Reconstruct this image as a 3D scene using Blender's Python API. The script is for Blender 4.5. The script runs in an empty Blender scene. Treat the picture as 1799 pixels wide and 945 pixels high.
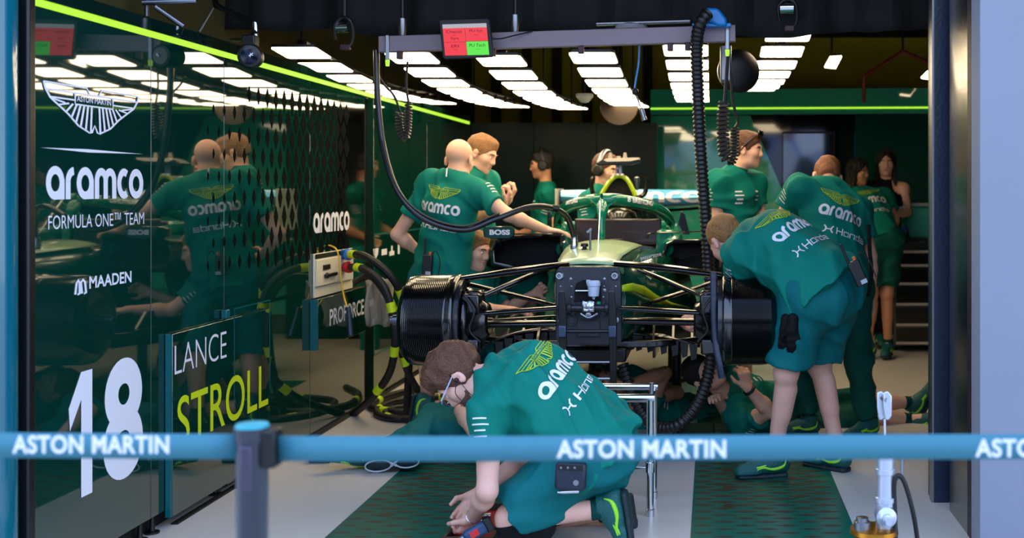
import bpy, bmesh, math, random
import numpy as np
from mathutils import Vector, Matrix, Quaternion
from mathutils.bvhtree import BVHTree
random.seed(7)
PI = math.pi
SC = bpy.context.scene
COL = SC.collection
F, CX, CY, H = 2000.0, 1250.0, 335.0, 1.42          # focal length (px of an 1799-wide frame), axis point, eye height
def V(*a): return Vector(a if len(a) == 3 else a[0])
def at(px, py, d): return Vector(((px-CX)*d/F, d, H-(py-CY)*d/F))
def srgb(r, g, b):
    f = lambda c: (c/255)/12.92 if c/255 <= .04045 else (((c/255)+.055)/1.055)**2.4
    return (f(r), f(g), f(b), 1)

# ------------------------------------------------------------------ materials
MATS = {}
def mat(name, col, rough=.5, metal=0., spec=.5, coat=0., bump=0., bscale=40., ior=1.5, vary=0., vscale=6., emit=0., trans=0., stretch=None, sheen=0.):
    if name in MATS: return MATS[name]
    m = bpy.data.materials.new(name); m.use_nodes = True
    nt = m.node_tree; b = nt.nodes['Principled BSDF']
    if len(col) == 3: col = srgb(*col)
    b.inputs['Base Color'].default_value = (.01, .01, .01, 1) if emit else col
    b.inputs['Roughness'].default_value = rough
    b.inputs['Metallic'].default_value = metal
    b.inputs['Specular IOR Level'].default_value = spec
    b.inputs['IOR'].default_value = ior
    b.inputs['Coat Weight'].default_value = coat
    b.inputs['Coat Roughness'].default_value = .03
    b.inputs['Transmission Weight'].default_value = trans
    if sheen: b.inputs['Sheen Weight'].default_value = sheen
    if emit:
        b.inputs['Emission Color'].default_value = col; b.inputs['Emission Strength'].default_value = emit
    if bump or vary:
        tc = nt.nodes.new('ShaderNodeTexCoord'); mp = nt.nodes.new('ShaderNodeMapping')
        nt.links.new(tc.outputs['Object'], mp.inputs[0])
        if stretch: mp.inputs['Scale'].default_value = stretch
    if bump:
        n = nt.nodes.new('ShaderNodeTexNoise'); n.inputs['Scale'].default_value = bscale; n.inputs['Detail'].default_value = 4
        bp = nt.nodes.new('ShaderNodeBump'); bp.inputs['Strength'].default_value = bump; bp.inputs['Distance'].default_value = .01
        nt.links.new(mp.outputs[0], n.inputs['Vector']); nt.links.new(n.outputs[0], bp.inputs['Height'])
        nt.links.new(bp.outputs[0], b.inputs['Normal'])
    if vary:
        n = nt.nodes.new('ShaderNodeTexNoise'); n.inputs['Scale'].default_value = vscale; n.inputs['Detail'].default_value = 3
        mx = nt.nodes.new('ShaderNodeMix'); mx.data_type = 'RGBA'
        mx.inputs[6].default_value = tuple(c*(1-vary) for c in col[:3])+(1,)
        mx.inputs[7].default_value = tuple(min(1, c*(1+vary)) for c in col[:3])+(1,)
        nt.links.new(mp.outputs[0], n.inputs['Vector']); nt.links.new(n.outputs[0], mx.inputs[0])
        nt.links.new(mx.outputs[2], b.inputs['Base Color'])
    MATS[name] = m
    return m

# ------------------------------------------------------------------ objects
def tag(o, label=None, cat=None, group=None, kind=None):
    if label: o['label'] = label
    if cat: o['category'] = cat
    if group: o['group'] = group
    if kind: o['kind'] = kind
    return o
def empty(name, loc, label=None, cat=None, group=None, kind=None):
    o = bpy.data.objects.new(name, None); COL.objects.link(o); o.location = loc
    o.empty_display_size = .1
    return tag(o, label, cat, group, kind)
def put(name, me, parent=None):
    o = bpy.data.objects.new(name, me); COL.objects.link(o)
    if parent is not None:
        o.parent = parent
        bpy.context.view_layer.update() if False else None
        o.matrix_parent_inverse = world_of(parent).inverted()
    return o
def world_of(o):
    m = Matrix.LocRotScale(o.location, o.rotation_euler, o.scale)
    if o.parent is not None: m = world_of(o.parent) @ o.matrix_parent_inverse @ m
    return m

class MB:
    """collects shapes in world coordinates, links them as ONE mesh"""
    def __init__(s): s.v = []; s.f = []; s.m = []
    def add(s, vs, fs, mi=0):
        n = len(s.v); s.v += [tuple(p) for p in vs]
        s.f += [tuple(i+n for i in f) for f in fs]; s.m += [mi]*len(fs)
        return s
    def box(s, c, size, rot=None, mi=0):
        c = Vector(c); hx, hy, hz = [x/2 for x in size]
        P = [Vector((x, y, z)) for x in (-hx, hx) for y in (-hy, hy) for z in (-hz, hz)]
        if rot is not None: P = [rot @ p for p in P]
        return s.add([p+c for p in P], [(0,1,3,2),(4,6,7,5),(0,4,5,1),(2,3,7,6),(0,2,6,4),(1,5,7,3)], mi)
    def bx(s, x0, x1, y0, y1, z0, z1, mi=0):
        return s.box(((x0+x1)/2, (y0+y1)/2, (z0+z1)/2), (x1-x0, y1-y0, z1-z0), None, mi)
    def hexa(s, p8, mi=0):      # bottom loop of four then top loop of four
        return s.add(p8, [(3,2,1,0),(4,5,6,7),(0,1,5,4),(1,2,6,5),(2,3,7,6),(3,0,4,7)], mi)
    def cyl(s, a, b, r0, r1=None, n=20, mi=0, caps=True):
        return s.tube([a, b], [r0, r0 if r1 is None else r1], n, mi, caps)
    def tube(s, pts, r, n=12, mi=0, caps=True, flat=None, closed=False):
        """flat=(dirvector, factor): squash the section across dirvector (aerofoil arms)"""
        pts = [Vector(p) for p in pts]; k = len(pts)
        rs = [r]*k if not hasattr(r, '__len__') else list(r)
        vs = []; prev = None
        for i, p in enumerate(pts):
            if closed: t = pts[(i+1) % k]-pts[i-1]
            else: t = pts[min(i+1, k-1)]-pts[max(i-1, 0)]
            if t.length < 1e-9: t = Vector((0, 0, 1))
            t.normalize()
            if prev is None:
                u = t.cross(Vector((0, 0, 1)))
                if u.length < .05: u = t.cross(Vector((0, 1, 0)))
                u.normalize()
            else:
                u = prev-t*prev.dot(t)
                u = u.normalized() if u.length > 1e-6 else t.orthogonal().normalized()
            prev = u; w = t.cross(u)
            for j in range(n):
                a = 2*PI*j/n
                q = (u*math.cos(a)+w*math.sin(a))*rs[i]
                if flat: q = q + Vector(flat[0])*(q.dot(Vector(flat[0]))*(flat[1]-1))
                vs.append(p+q)
        fs = [(i*n+j, i*n+(j+1) % n, (i+1)*n+(j+1) % n, (i+1)*n+j) for i in range(k-1) for j in range(n)]
        if closed: fs += [((k-1)*n+j, (k-1)*n+(j+1) % n, (j+1) % n, j) for j in range(n)]
        elif caps: fs += [tuple(range(n))[::-1], tuple((k-1)*n+j for j in range(n))]
        return s.add(vs, fs, mi)
    def lathe(s, c, axis, prof, n=32, mi=0):
        """prof: list of (along axis, radius)"""
        axis = Vector(axis).normalized(); c = Vector(c)
        u = axis.orthogonal().normalized(); w = axis.cross(u); vs = []
        for (h, r) in prof:
            for j in range(n):
                a = 2*PI*j/n; vs.append(c+axis*h+(u*math.cos(a)+w*math.sin(a))*max(r, 1e-4))
        k = len(prof)
        fs = [(i*n+j, i*n+(j+1) % n, (i+1)*n+(j+1) % n, (i+1)*n+j) for i in range(k-1) for j in range(n)]
        fs += [tuple(range(n))[::-1], tuple((k-1)*n+j for j in range(n))]
        return s.add(vs, fs, mi)
    def ball(s, c, r, n=16, mi=0, R=None):
        r = Vector(r) if hasattr(r, '__len__') else Vector((r, r, r)); c = Vector(c); vs = []; fs = []
        m = n//2
        for i in range(m+1):
            th = PI*i/m
            for j in range(n):
                a = 2*PI*j/n
                q = Vector((math.sin(th)*math.cos(a)*r.x, math.sin(th)*math.sin(a)*r.y, math.cos(th)*r.z))
                if R is not None: q = R @ q
                vs.append(c+q)
        for i in range(m):
            for j in range(n): fs.append((i*n+j, (i+1)*n+j, (i+1)*n+(j+1) % n, i*n+(j+1) % n))
        return s.add(vs, fs, mi)
    def prism(s, poly, d, mi=0):
        """planar loop of world points extruded along vector d"""
        poly = [Vector(p) for p in poly]; d = Vector(d); n = len(poly)
        return s.add(poly+[p+d for p in poly], [tuple(range(n))[::-1], tuple(range(n, 2*n))]+[(i, (i+1) % n, (i+1) % n+n, i+n) for i in range(n)], mi)
    def grid(s, rows, mi=0, closed=False, caps=False):
        n = len(rows[0]); vs = [p for r in rows for p in r]
        fs = []
        for i in range(len(rows)-1):
            for j in range(n if closed else n-1):
                fs.append((i*n+j, i*n+(j+1) % n, (i+1)*n+(j+1) % n, (i+1)*n+j))
        if caps: fs += [tuple(range(n))[::-1], tuple((len(rows)-1)*n+j for j in range(n))]
        return s.add(vs, fs, mi)
    def mesh(s, name, mats, angle=35):
        me = bpy.data.meshes.new(name); me.from_pydata(s.v, [], s.f)
        for m in (mats if isinstance(mats, (list, tuple)) else [mats]): me.materials.append(m)
        me.polygons.foreach_set('material_index', s.m)
        bm = bmesh.new(); bm.from_mesh(me); bmesh.ops.recalc_face_normals(bm, faces=bm.faces); bm.to_mesh(me); bm.free()
        me.polygons.foreach_set('use_smooth', [True]*len(me.polygons))
        me.set_sharp_from_angle(angle=math.radians(angle))
        return me
    def build(s, name, mats, parent=None, bevel=0, label=None, cat=None, group=None, kind=None, angle=35, sub=0):
        o = put(name, s.mesh(name, mats, angle), parent)
        if bevel:
            b = o.modifiers.new('b', 'BEVEL'); b.width = bevel; b.segments = 2; b.limit_method = 'ANGLE'; b.angle_limit = math.radians(40)
        if sub:
            b = o.modifiers.new('s', 'SUBSURF'); b.levels = sub; b.render_levels = sub
        return tag(o, label, cat, group, kind)

def spline(pts, n=8):
    """Catmull-Rom through points"""
    P = [Vector(p) for p in pts]; P = [P[0]*2-P[1]]+P+[P[-1]*2-P[-2]]; out = []
    for i in range(1, len(P)-2):
        for k in range(n):
            t = k/n; a, b, c, d = P[i-1:i+3]
            out.append(.5*((2*b)+(c-a)*t+(2*a-5*b+4*c-d)*t*t+(3*b-a-3*c+d)*t**3))
    out.append(P[-2]); return out
def coil(pts, R, r, pitch, n=8):
    """points of a helix round a path"""
    path = spline(pts, 24); out = []; s = 0; step = pitch/9; L = [0]
    for a, b in zip(path, path[1:]): L.append(L[-1]+(b-a).length)
    k = 0; u = None
    while s < L[-1]:
        while k < len(L)-2 and L[k+1] < s: k += 1
        t = (s-L[k])/max(L[k+1]-L[k], 1e-9); p = path[k].lerp(path[k+1], t); d = (path[k+1]-path[k]).normalized()
        u = d.orthogonal().normalized() if u is None else (u-d*u.dot(d)).normalized()
        a = 2*PI*s/pitch; out.append(p+(u*math.cos(a)+d.cross(u)*math.sin(a))*R); s += step
    return out
def corrug(pts, r, pitch):
    """path and radii of a corrugated hose"""
    path = spline(pts, 16); L = [0]; out = []; rs = []; s = 0; k = 0
    for a, b in zip(path, path[1:]): L.append(L[-1]+(b-a).length)
    i = 0
    while s < L[-1]:
        while k < len(L)-2 and L[k+1] < s: k += 1
        t = (s-L[k])/max(L[k+1]-L[k], 1e-9); out.append(path[k].lerp(path[k+1], t)); rs.append(r if i % 4 in (0, 1) else r*.82); s += pitch/4; i += 1
    return out, rs

# ------------------------------------------------------------------ lettering (2-D meshes: list of verts, faces)
def text2d(s, bold=0., shear=0., spacing=1., res=4):
    cu = bpy.data.curves.new('t', 'FONT'); cu.body = s; cu.offset = bold; cu.shear = shear; cu.size = 1; cu.space_character = spacing
    cu.resolution_u = res; cu.fill_mode = 'FRONT'
    o = bpy.data.objects.new('t', cu); COL.objects.link(o)
    dg = bpy.context.evaluated_depsgraph_get(); me = bpy.data.meshes.new_from_object(o.evaluated_get(dg))
    v = [(p.co.x, p.co.y) for p in me.vertices]; f = [tuple(p.vertices) for p in me.polygons]
    bpy.data.objects.remove(o); bpy.data.curves.remove(cu); bpy.data.meshes.remove(me)
    return v, f
def stroke2d(lines, w):
    """ribbons along polylines; round ends"""
    vs = []; fs = []
    for lev, ln in enumerate(lines):
        P = [Vector((x, y)) for x, y in ln]; n = len(P); closed = (P[0]-P[-1]).length < 1e-4
        base = len(vs)
        for i in range(n):
            if closed: t = P[(i+1) % (n-1)]-P[(i-1) % (n-1)]
            else: t = P[min(i+1, n-1)]-P[max(i-1, 0)]
            t = t.normalized() if t.length else Vector((1, 0)); q = Vector((-t.y, t.x))*w/2
            vs += [tuple(P[i]+q)+(lev,), tuple(P[i]-q)+(lev,)]
        for i in range(n-1): fs.append((base+2*i, base+2*i+1, base+2*i+3, base+2*i+2))
    return vs, fs
def arc(cx, cy, rx, ry, a0, a1, n=14):
    return [(cx+rx*math.cos(math.radians(a0+(a1-a0)*i/n)), cy+ry*math.sin(math.radians(a0+(a1-a0)*i/n))) for i in range(n+1)]
def word_rounded():
    """the lower-case rounded sponsor word a-r-a-m-c-o, x-height 1"""
    w = .25; L = []; x = w/2
    def a(x):
        return [arc(x+.34, .5, .34, .39, 0, 360, 24), [(x+.68, .62), (x+.68, w/2-.125)], [(x+.34, .12), (x+.68, .12)]]
    L += a(x); x += .68+.30
    L += [[(x, 0), (x, .55)]+arc(x+.33, .55, .33, .33, 180, 95, 8)]; x += .33+.24
    L += a(x); x += .68+.30
    L += [[(x, 0), (x, .58)]+arc(x+.25, .60, .25, .28, 180, 0, 12)+[(x+.5, 0)], [(x+.5, .58)]+arc(x+.75, .60, .25, .28, 180, 0, 12)+[(x+1., 0)]]; x += 1.+.30
    L += [arc(x+.3, .5, .3, .39, 55, 305, 18)]; x += .52+.2
    L += [arc(x+.34, .5, .34, .39, 0, 360, 24)]; x += .68
    return stroke2d(L, w)
def word_engine():
    """the engine maker's mark and wide technical word"""
    w = .15; L = []
    L += [[(0, 0), (.22, .28), (.22, .72), (0, 1)], [(1.0, 0), (.78, .28), (.78, .72), (1.0, 1)], [(.22, .5), (.78, .5)]]
    x = 1.45
    L += [[(x, 0), (x, 1)], [(x+.75, 0), (x+.75, 1)], [(x, .5), (x+.75, .5)]]; x += 1.0
    L += [[(x, .07), (x+.62, .07), (x+.62, .68), (x, .68), (x, .07)]]; x += .87
    L += [[(x, 0), (x, .68), (x+.62, .68), (x+.62, 0)]]; x += .87
    L += [[(x+.62, .68), (x, .68), (x, .07), (x+.62, .07), (x+.62, 1)]]; x += .87
    L += [[(x, .68), (x+.62, .68), (x+.62, 0)], [(x+.62, .38), (x, .38), (x, .07), (x+.62, .07)]]
    return stroke2d(L, w)
def wings2d(w=.014):
    """winged badge, one unit wide"""
    L = [[(-.5, .28), (-.08, .28), (-.045, .2), (.045, .2), (.08, .28), (.5, .28)], [(-.485, .2), (-.045, .2)], [(.045, .2), (.485, .2)],
         [(-.2, .2), (-.2, .06), (.2, .06), (.2, .2)], [(-.44, .11), (-.2, .11)], [(.2, .11), (.44, .11)],
         [(-.5, .28), (-.485, .2), (-.44, .1), (-.27, -.07), (-.17, -.2), (-.05, -.28), (-.03, -.27), (0, -.18), (.03, -.27), (.05, -.28), (.17, -.2), (.27, -.07), (.44, .1), (.485, .2), (.5, .28)]]
    up = [(-.44, .1), (-.27, -.07), (-.17, -.2), (-.05, -.28)]
    for i in range(8):
        t = i/7*3; k = min(int(t), 2); u = t-k
        ex, ey = up[k][0]+(up[k+1][0]-up[k][0])*u, up[k][1]+(up[k+1][1]-up[k][1])*u
        sx = -.3+.26*i/7 if i else -.3
        for sg in (-1, 1): L.append([(-sg*sx, .06), (-sg*ex, ey)])
    v, f = stroke2d(L, w)
    tv, tf = text2d('ASTON MARTIN', .01); x0, x1, y0, y1 = ext2(tv); n = len(v)
    v = v+[((p[0]-(x0+x1)/2)/(x1-x0)*.36, .1+(p[1]-y0)/(y1-y0)*.07) for p in tv]; f = f+[tuple(i+n for i in q) for q in tf]
    return v, f
def ext2(v):
    xs = [p[0] for p in v]; ys = [p[1] for p in v]; return min(xs), max(xs), min(ys), max(ys)
def fit2(vf, w, h, cx=.0, cy=.0):
    """scale a 2-D lettering to w x h round its centre"""
    v, f = vf; x0, x1, y0, y1 = ext2(v)
    return [((p[0]-(x0+x1)/2)/(x1-x0)*w+cx, (p[1]-(y0+y1)/2)/(y1-y0)*h+cy)+tuple(p[2:]) for p in v], f
def join2(*vfs):
    v = []; f = []
    for a, b in vfs: f += [tuple(i+len(v) for i in q) for q in b]; v += a
    return v, f
def refine(vf, maxlen):
    bm = bmesh.new(); vs = [bm.verts.new((p[0], p[1], (p[2] if len(p) > 2 else 0)*1e-5)) for p in vf[0]]
    for q in vf[1]:
        try: bm.faces.new([vs[i] for i in q])
        except ValueError: pass
    bmesh.ops.triangulate(bm, faces=bm.faces[:])
    for _ in range(7):
        e = [e for e in bm.edges if e.calc_length() > maxlen]
        if not e: break
        bmesh.ops.subdivide_edges(bm, edges=e, cuts=1)
        bmesh.ops.triangulate(bm, faces=[q for q in bm.faces if len(q.verts) > 3])
    bm.verts.index_update(); out = [(p.co.x, p.co.y, p.co.z*1e5) for p in bm.verts], [tuple(p.index for p in q.verts) for q in bm.faces]
    bm.free(); return out
def flat_letter(name, vf, origin, right, up, m, parent=None, thick=.002, **kw):
    """lettering standing on a plane: a thin raised solid"""
    right = Vector(right).normalized(); up = Vector(up).normalized(); nrm = right.cross(up); o = Vector(origin)
    mb = MB(); mb.add([o+right*p[0]+up*p[1]+nrm*(thick+(p[2]*2e-4 if len(p) > 2 else 0)) for p in vf[0]], vf[1])
    return mb.build(name, m, parent, **kw)
def wrap_letter(name, vf, bvh, origin, right, up, m, parent=None, off=.0025, maxlen=.02, deep=.5):
    """lettering printed on a curved surface: thrown on to it along -normal"""
    right = Vector(right).normalized(); up = Vector(up); up = (up-right*up.dot(right)).normalized(); nrm = right.cross(up); o = Vector(origin)
    v, f = refine(vf, maxlen); pts = []; ok = []
    for x, y, lev in v:
        p = o+right*x+up*y+nrm*deep
        loc, n, i, d = bvh.ray_cast(p, -nrm, deep*2.5)
        if loc is None: pts.append(p); ok.append(False)
        else:
            if n.dot(nrm) < 0: n = -n
            pts.append(loc+(n*.6+nrm*.4)*(off+lev*2e-4)); ok.append(n.dot(nrm) > .05)
    f = [q for q in f if all(ok[i] for i in q)]
    f = [q for q in f if max((pts[q[i]]-pts[q[i-1]]).length for i in range(len(q))) < maxlen*4]
    if not f: return None
    mb = MB(); used = sorted({i for q in f for i in q}); mp = {i: k for k, i in enumerate(used)}
    mb.add([pts[i] for i in used], [tuple(mp[i] for i in q) for q in f])
    return mb.build(name, m, parent)
def path_letter(name, vf, path, r, s0, m, parent, maxlen=.008):
    """lettering bent round a tube that follows a path, on the side that faces the pit lane"""
    v, f = refine(vf, maxlen); L = [0]
    for a, b in zip(path, path[1:]): L.append(L[-1]+(b-a).length)
    pts = []
    for x, y, lev in v:
        s = s0+x; k = 0
        while k < len(L)-2 and L[k+1] < s: k += 1
        t = (s-L[k])/max(L[k+1]-L[k], 1e-9); c = path[k].lerp(path[k+1], t); T = (path[min(k+2, len(path)-1)]-path[max(k-1, 0)]).normalized()
        N = Vector((0, -1, .25)); N = (N-T*N.dot(T)).normalized(); B = N.cross(T)
        if B.z < 0: B = -B
        pts.append(c+(N*math.cos(y/r)+B*math.sin(y/r))*(r+.0015))
    mb = MB(); mb.add(pts, f); return mb.build(name, m, parent)
def bvh_of(o):
    me = o.data
    mw = world_of(o)
    return BVHTree.FromPolygons([mw @ v.co for v in me.vertices], [tuple(p.vertices) for p in me.polygons])

# ------------------------------------------------------------------ smooth solids on a grid (bodies, cloth)
class Solid:
    def __init__(s): s.p = []
    def _a(s, f, lo, hi, k, op='+'): s.p.append((f, np.array(lo, float), np.array(hi, float), k, op)); return s
    def cone(s, a, b, r0, r1=None, k=.02, op='+', cut0=False, cut1=False):
        a = np.array(a, float); b = np.array(b, float); r1 = r0 if r1 is None else r1; ab = b-a; L2 = max(ab@ab, 1e-12); L = math.sqrt(L2)
        def f(X, Y, Z):
            x, y, z = X-a[0], Y-a[1], Z-a[2]; tt = (x*ab[0]+y*ab[1]+z*ab[2])/L2; t = np.clip(tt, 0, 1)
            d = np.sqrt((x-t*ab[0])**2+(y-t*ab[1])**2+(z-t*ab[2])**2)-(r0+(r1-r0)*t)
            if cut1: d = np.maximum(d, (tt-1)*L)
            if cut0: d = np.maximum(d, -tt*L)
            return d
        R = max(r0, r1); return s._a(f, np.minimum(a, b)-R, np.maximum(a, b)+R, k, op)
    def ball(s, c, r, k=.02, op='+'): return s.cone(c, c, r, r, k, op)
    def ell(s, c, r, R=None, k=.02, op='+'):
        c = np.array(c, float); r = np.array(r, float); M = np.eye(3) if R is None else np.array(R, float)   # columns = axes
        def f(X, Y, Z):
            x, y, z = X-c[0], Y-c[1], Z-c[2]
            q = [(x*M[0, i]+y*M[1, i]+z*M[2, i])/r[i] for i in range(3)]
            k0 = np.sqrt(q[0]**2+q[1]**2+q[2]**2)+1e-9; k1 = np.sqrt((q[0]/r[0])**2+(q[1]/r[1])**2+(q[2]/r[2])**2)+1e-9
            return k0*(k0-1)/k1
        m = r.max(); return s._a(f, c-m, c+m, k, op)
    def ecap(s, a, b, lat, A, B, k=.03, cut0=False, cut1=False):
        """capsule with an elliptic section: A=(half width, half depth) at a, B at b"""
        a = np.array(a, float); b = np.array(b, float); ab = b-a; L = max(np.linalg.norm(ab), 1e-6); t_ = ab/L
        l = np.array(lat, float); l = l-t_*(l@t_); l /= np.linalg.norm(l); w = np.cross(t_, l)
        def f(X, Y, Z):
            x, y, z = X-a[0], Y-a[1], Z-a[2]; h = x*t_[0]+y*t_[1]+z*t_[2]; t = np.clip(h/L, 0, 1)
            ra = A[0]+(B[0]-A[0])*t; rb = A[1]+(B[1]-A[1])*t; e = h-t*L
            u = (x*l[0]+y*l[1]+z*l[2])/ra; v = (x*w[0]+y*w[1]+z*w[2])/rb; q = e/np.minimum(ra, rb)
            k0 = np.sqrt(u*u+v*v+q*q)+1e-9; k1 = np.sqrt((u/ra)**2+(v/rb)**2+(q/np.minimum(ra, rb))**2)+1e-9
            d = k0*(k0-1)/k1
            if cut0: d = np.maximum(d, -h)
            if cut1: d = np.maximum(d, h-L)
            return d
        m = max(A+B); return s._a(f, np.minimum(a, b)-m, np.maximum(a, b)+m, k)
    def cutplane(s, c, n, lo=None, hi=None):
        """take away what lies beyond the plane"""
        c = np.array(c, float); n = np.array(n, float); n /= np.linalg.norm(n)
        f = lambda X, Y, Z: (X-c[0])*n[0]+(Y-c[1])*n[1]+(Z-c[2])*n[2]
        return s._a(f, lo if lo is not None else [-99]*3, hi if hi is not None else [99]*3, 0, 'cut')
    def mesh(s, h, folds=None):
        pos = [q for q in s.p if q[4] == '+']
        lo = np.min([q[1]-q[3]*.3 for q in pos], 0)-3*h; hi = np.max([q[2]+q[3]*.3 for q in pos], 0)+3*h
        n = np.ceil((hi-lo)/h).astype(int)+1
        ax = [lo[i]+h*np.arange(n[i]) for i in range(3)]
        D = np.full(n, .5, np.float32)
        for f, a, b, k, op in s.p:
            e = k+3*h
            i0 = np.clip(np.floor((a-e-lo)/h).astype(int), 0, n); i1 = np.clip(np.ceil((b+e-lo)/h).astype(int)+1, 0, n)
            if (i1 <= i0).any(): continue
            S = tuple(slice(i0[i], i1[i]) for i in range(3))
            X, Y, Z = np.meshgrid(*[ax[i][S[i]].astype(np.float32) for i in range(3)], indexing='ij', sparse=True)
            d = f(X, Y, Z); o = D[S]
            if op == '+':
                if k > 0: t = np.clip(.5+.5*(o-d)/k, 0, 1); D[S] = o+(d-o)*t-k*t*(1-t)
                else: D[S] = np.minimum(o, d)
            elif op == '-':
                if k > 0: t = np.clip(.5-.5*(o+d)/k, 0, 1); D[S] = o+(-d-o)*t+k*t*(1-t)
                else: D[S] = np.maximum(o, -d)
            else: D[S] = np.maximum(o, d)
        if folds:
            X, Y, Z = np.meshgrid(*[a.astype(np.float32) for a in ax], indexing='ij', sparse=True)
            D = D+folds(X, Y, Z)
        D[0] = D[-1] = .5; D[:, 0] = D[:, -1] = .5; D[:, :, 0] = D[:, :, -1] = .5
        return surface_net(D, lo, h)
def surface_net(D, lo, h):
    I = D < 0; n = D.shape
    c = np.zeros((n[0]-1, n[1]-1, n[2]-1), np.int8)
    for dx in (0, 1):
        for dy in (0, 1):
            for dz in (0, 1): c += I[dx:n[0]-1+dx, dy:n[1]-1+dy, dz:n[2]-1+dz]
    cell = np.argwhere((c > 0) & (c < 8)); m = len(cell)
    idx = np.full(c.shape, -1, np.int64); idx[tuple(cell.T)] = np.arange(m)
    acc = np.zeros((m, 3)); cnt = np.zeros(m)
    corners = [(dx, dy, dz) for dx in (0, 1) for dy in (0, 1) for dz in (0, 1)]
    val = {k: D[cell[:, 0]+k[0], cell[:, 1]+k[1], cell[:, 2]+k[2]] for k in corners}
    for a in corners:
        for ax in range(3):
            if a[ax]: continue
            b = list(a); b[ax] = 1; b = tuple(b); va, vb = val[a], val[b]; s = (va < 0) != (vb < 0)
            t = np.where(s, va/np.where(s, va-vb, 1), 0); p = np.array(a, float)[None]+np.zeros((m, 3)); p[:, ax] += t
            acc[s] += p[s]; cnt[s] += 1
    vert = lo+h*(cell+acc/cnt[:, None])
    quads = []
    for ax in range(3):
        o1, o2 = (ax+1) % 3, (ax+2) % 3
        sl0 = [slice(1, -1)]*3; sl0[ax] = slice(0, -1); sl1 = [slice(1, -1)]*3; sl1[ax] = slice(1, None)
        A = I[tuple(sl0)]; B = I[tuple(sl1)]
        for flip, M in ((0, A & ~B), (1, ~A & B)):
            e = np.argwhere(M); e = e+np.array([0 if i == ax else 1 for i in range(3)])
            def g(d1, d2):
                q = e.copy(); q[:, o1] -= d1; q[:, o2] -= d2; return idx[tuple(q.T)]
            Q = np.stack([g(1, 1), g(0, 1), g(0, 0), g(1, 0)], 1)
            if flip: Q = Q[:, ::-1]
            quads.append(Q)
    return vert, np.concatenate(quads)
def np_mesh(name, vert, quad, mats):
    me = bpy.data.meshes.new(name); me.vertices.add(len(vert)); me.vertices.foreach_set('co', vert.astype(np.float32).ravel())
    me.loops.add(quad.size); me.loops.foreach_set('vertex_index', quad.astype(np.int32).ravel())
    me.polygons.add(len(quad)); me.polygons.foreach_set('loop_start', np.arange(0, quad.size, 4, dtype=np.int32))
    me.update(calc_edges=True); me.validate()
    me.polygons.foreach_set('use_smooth', [True]*len(me.polygons))
    for m in (mats if isinstance(mats, (list, tuple)) else [mats]): me.materials.append(m)
    return me
def solid_obj(name, sol, h, m, parent, folds=None):
    v, q = sol.mesh(h, folds); return put(name, np_mesh(name, v, q, m), parent)
# =================================================================== materials of the place
M_floor = mat('floor_epoxy', (204, 196, 184), .3, spec=.5, vary=.06, vscale=1.3)
M_green = mat('gloss_green_panel', (6, 50, 40), .025, ior=2.0, spec=.5, coat=.35)
M_green_dk = mat('dark_green_panel', (5, 34, 29), .03, ior=1.9, coat=.3)
M_green_hi = mat('bright_green_panel', (66, 190, 160), .05, ior=1.7, coat=.5)
M_teal = mat('teal_edge', (8, 92, 96), .25)
M_black = mat('black_satin', (9, 9, 10), .4)
M_blackgloss = mat('black_gloss', (4, 5, 6), .06, ior=1.6)
M_cloth_blk = mat('black_drape', (10, 10, 12), .8, bump=.5, bscale=8)
M_dark = mat('dark_void', (10, 9, 8), .9)
M_olive = mat('olive_wall', (196, 176, 34), .8, vary=.3, vscale=3)
M_white = mat('white_vinyl', (232, 232, 240), .45)
M_lime = mat('lime_vinyl', (205, 226, 20), .45)
M_led = mat('lime_light', (180, 240, 60), .5, emit=.5)
M_lamp = mat('warm_lamp', (255, 230, 188), .5, emit=5.2)
M_chrome = mat('chrome', (215, 217, 222), .12, metal=1.)
M_steel = mat('brushed_steel', (150, 152, 158), .35, metal=1.)
M_navy = mat('navy_paint', (22, 36, 56), .35, bump=.15, bscale=60)
M_bluegrey = mat('blue_grey_wall', (128, 134, 148), .6, vary=.05, vscale=2.5)
M_rubber = mat('black_rubber', (14, 14, 15), .55)
M_carbon = mat('black_carbon', (8, 8, 9), .2, coat=.5)
M_grey = mat('grey_purple_paint', (140, 122, 130), .5)
M_diamond = mat('diamond_black', (3, 8, 7), .9, spec=.05)

XW = -2.30
def dW(px, X=XW): return X*F/(px-CX)
# ------------------------------------------------------------------ floor
f = MB(); f.add([(-16, -11, 0), (14, -11, 0), (14, 13, 0), (-16, 13, 0)], [(0, 1, 2, 3)])
f.build('floor', M_floor, kind='structure')
strip = MB(); strip.bx(XW, XW+.03, dW(300), 10.8, 0, .006)
strip.build('baseboard_left', M_rubber, kind='structure')
# ------------------------------------------------------------------ left wall
w = MB()
seams = [3.86, 4.67, 5.37, 6.52, 7.545]
for a, b in zip(seams, seams[1:]): w.bx(XW-.05, XW, a+.002, b-.002, .075 if b < 6 else .02, 2.05)
w.bx(XW-.12, XW-.052, 3.9, 11, .0, 2.05, 1)
w.bx(XW-.05, XW, 7.75, 9.2, .02, 2.05); w.bx(XW-.05, XW, 9.204, 10.9, .02, 2.05)
wall_l = w.build('wall_left', [M_green, M_dark], kind='structure', bevel=.0015)
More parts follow.
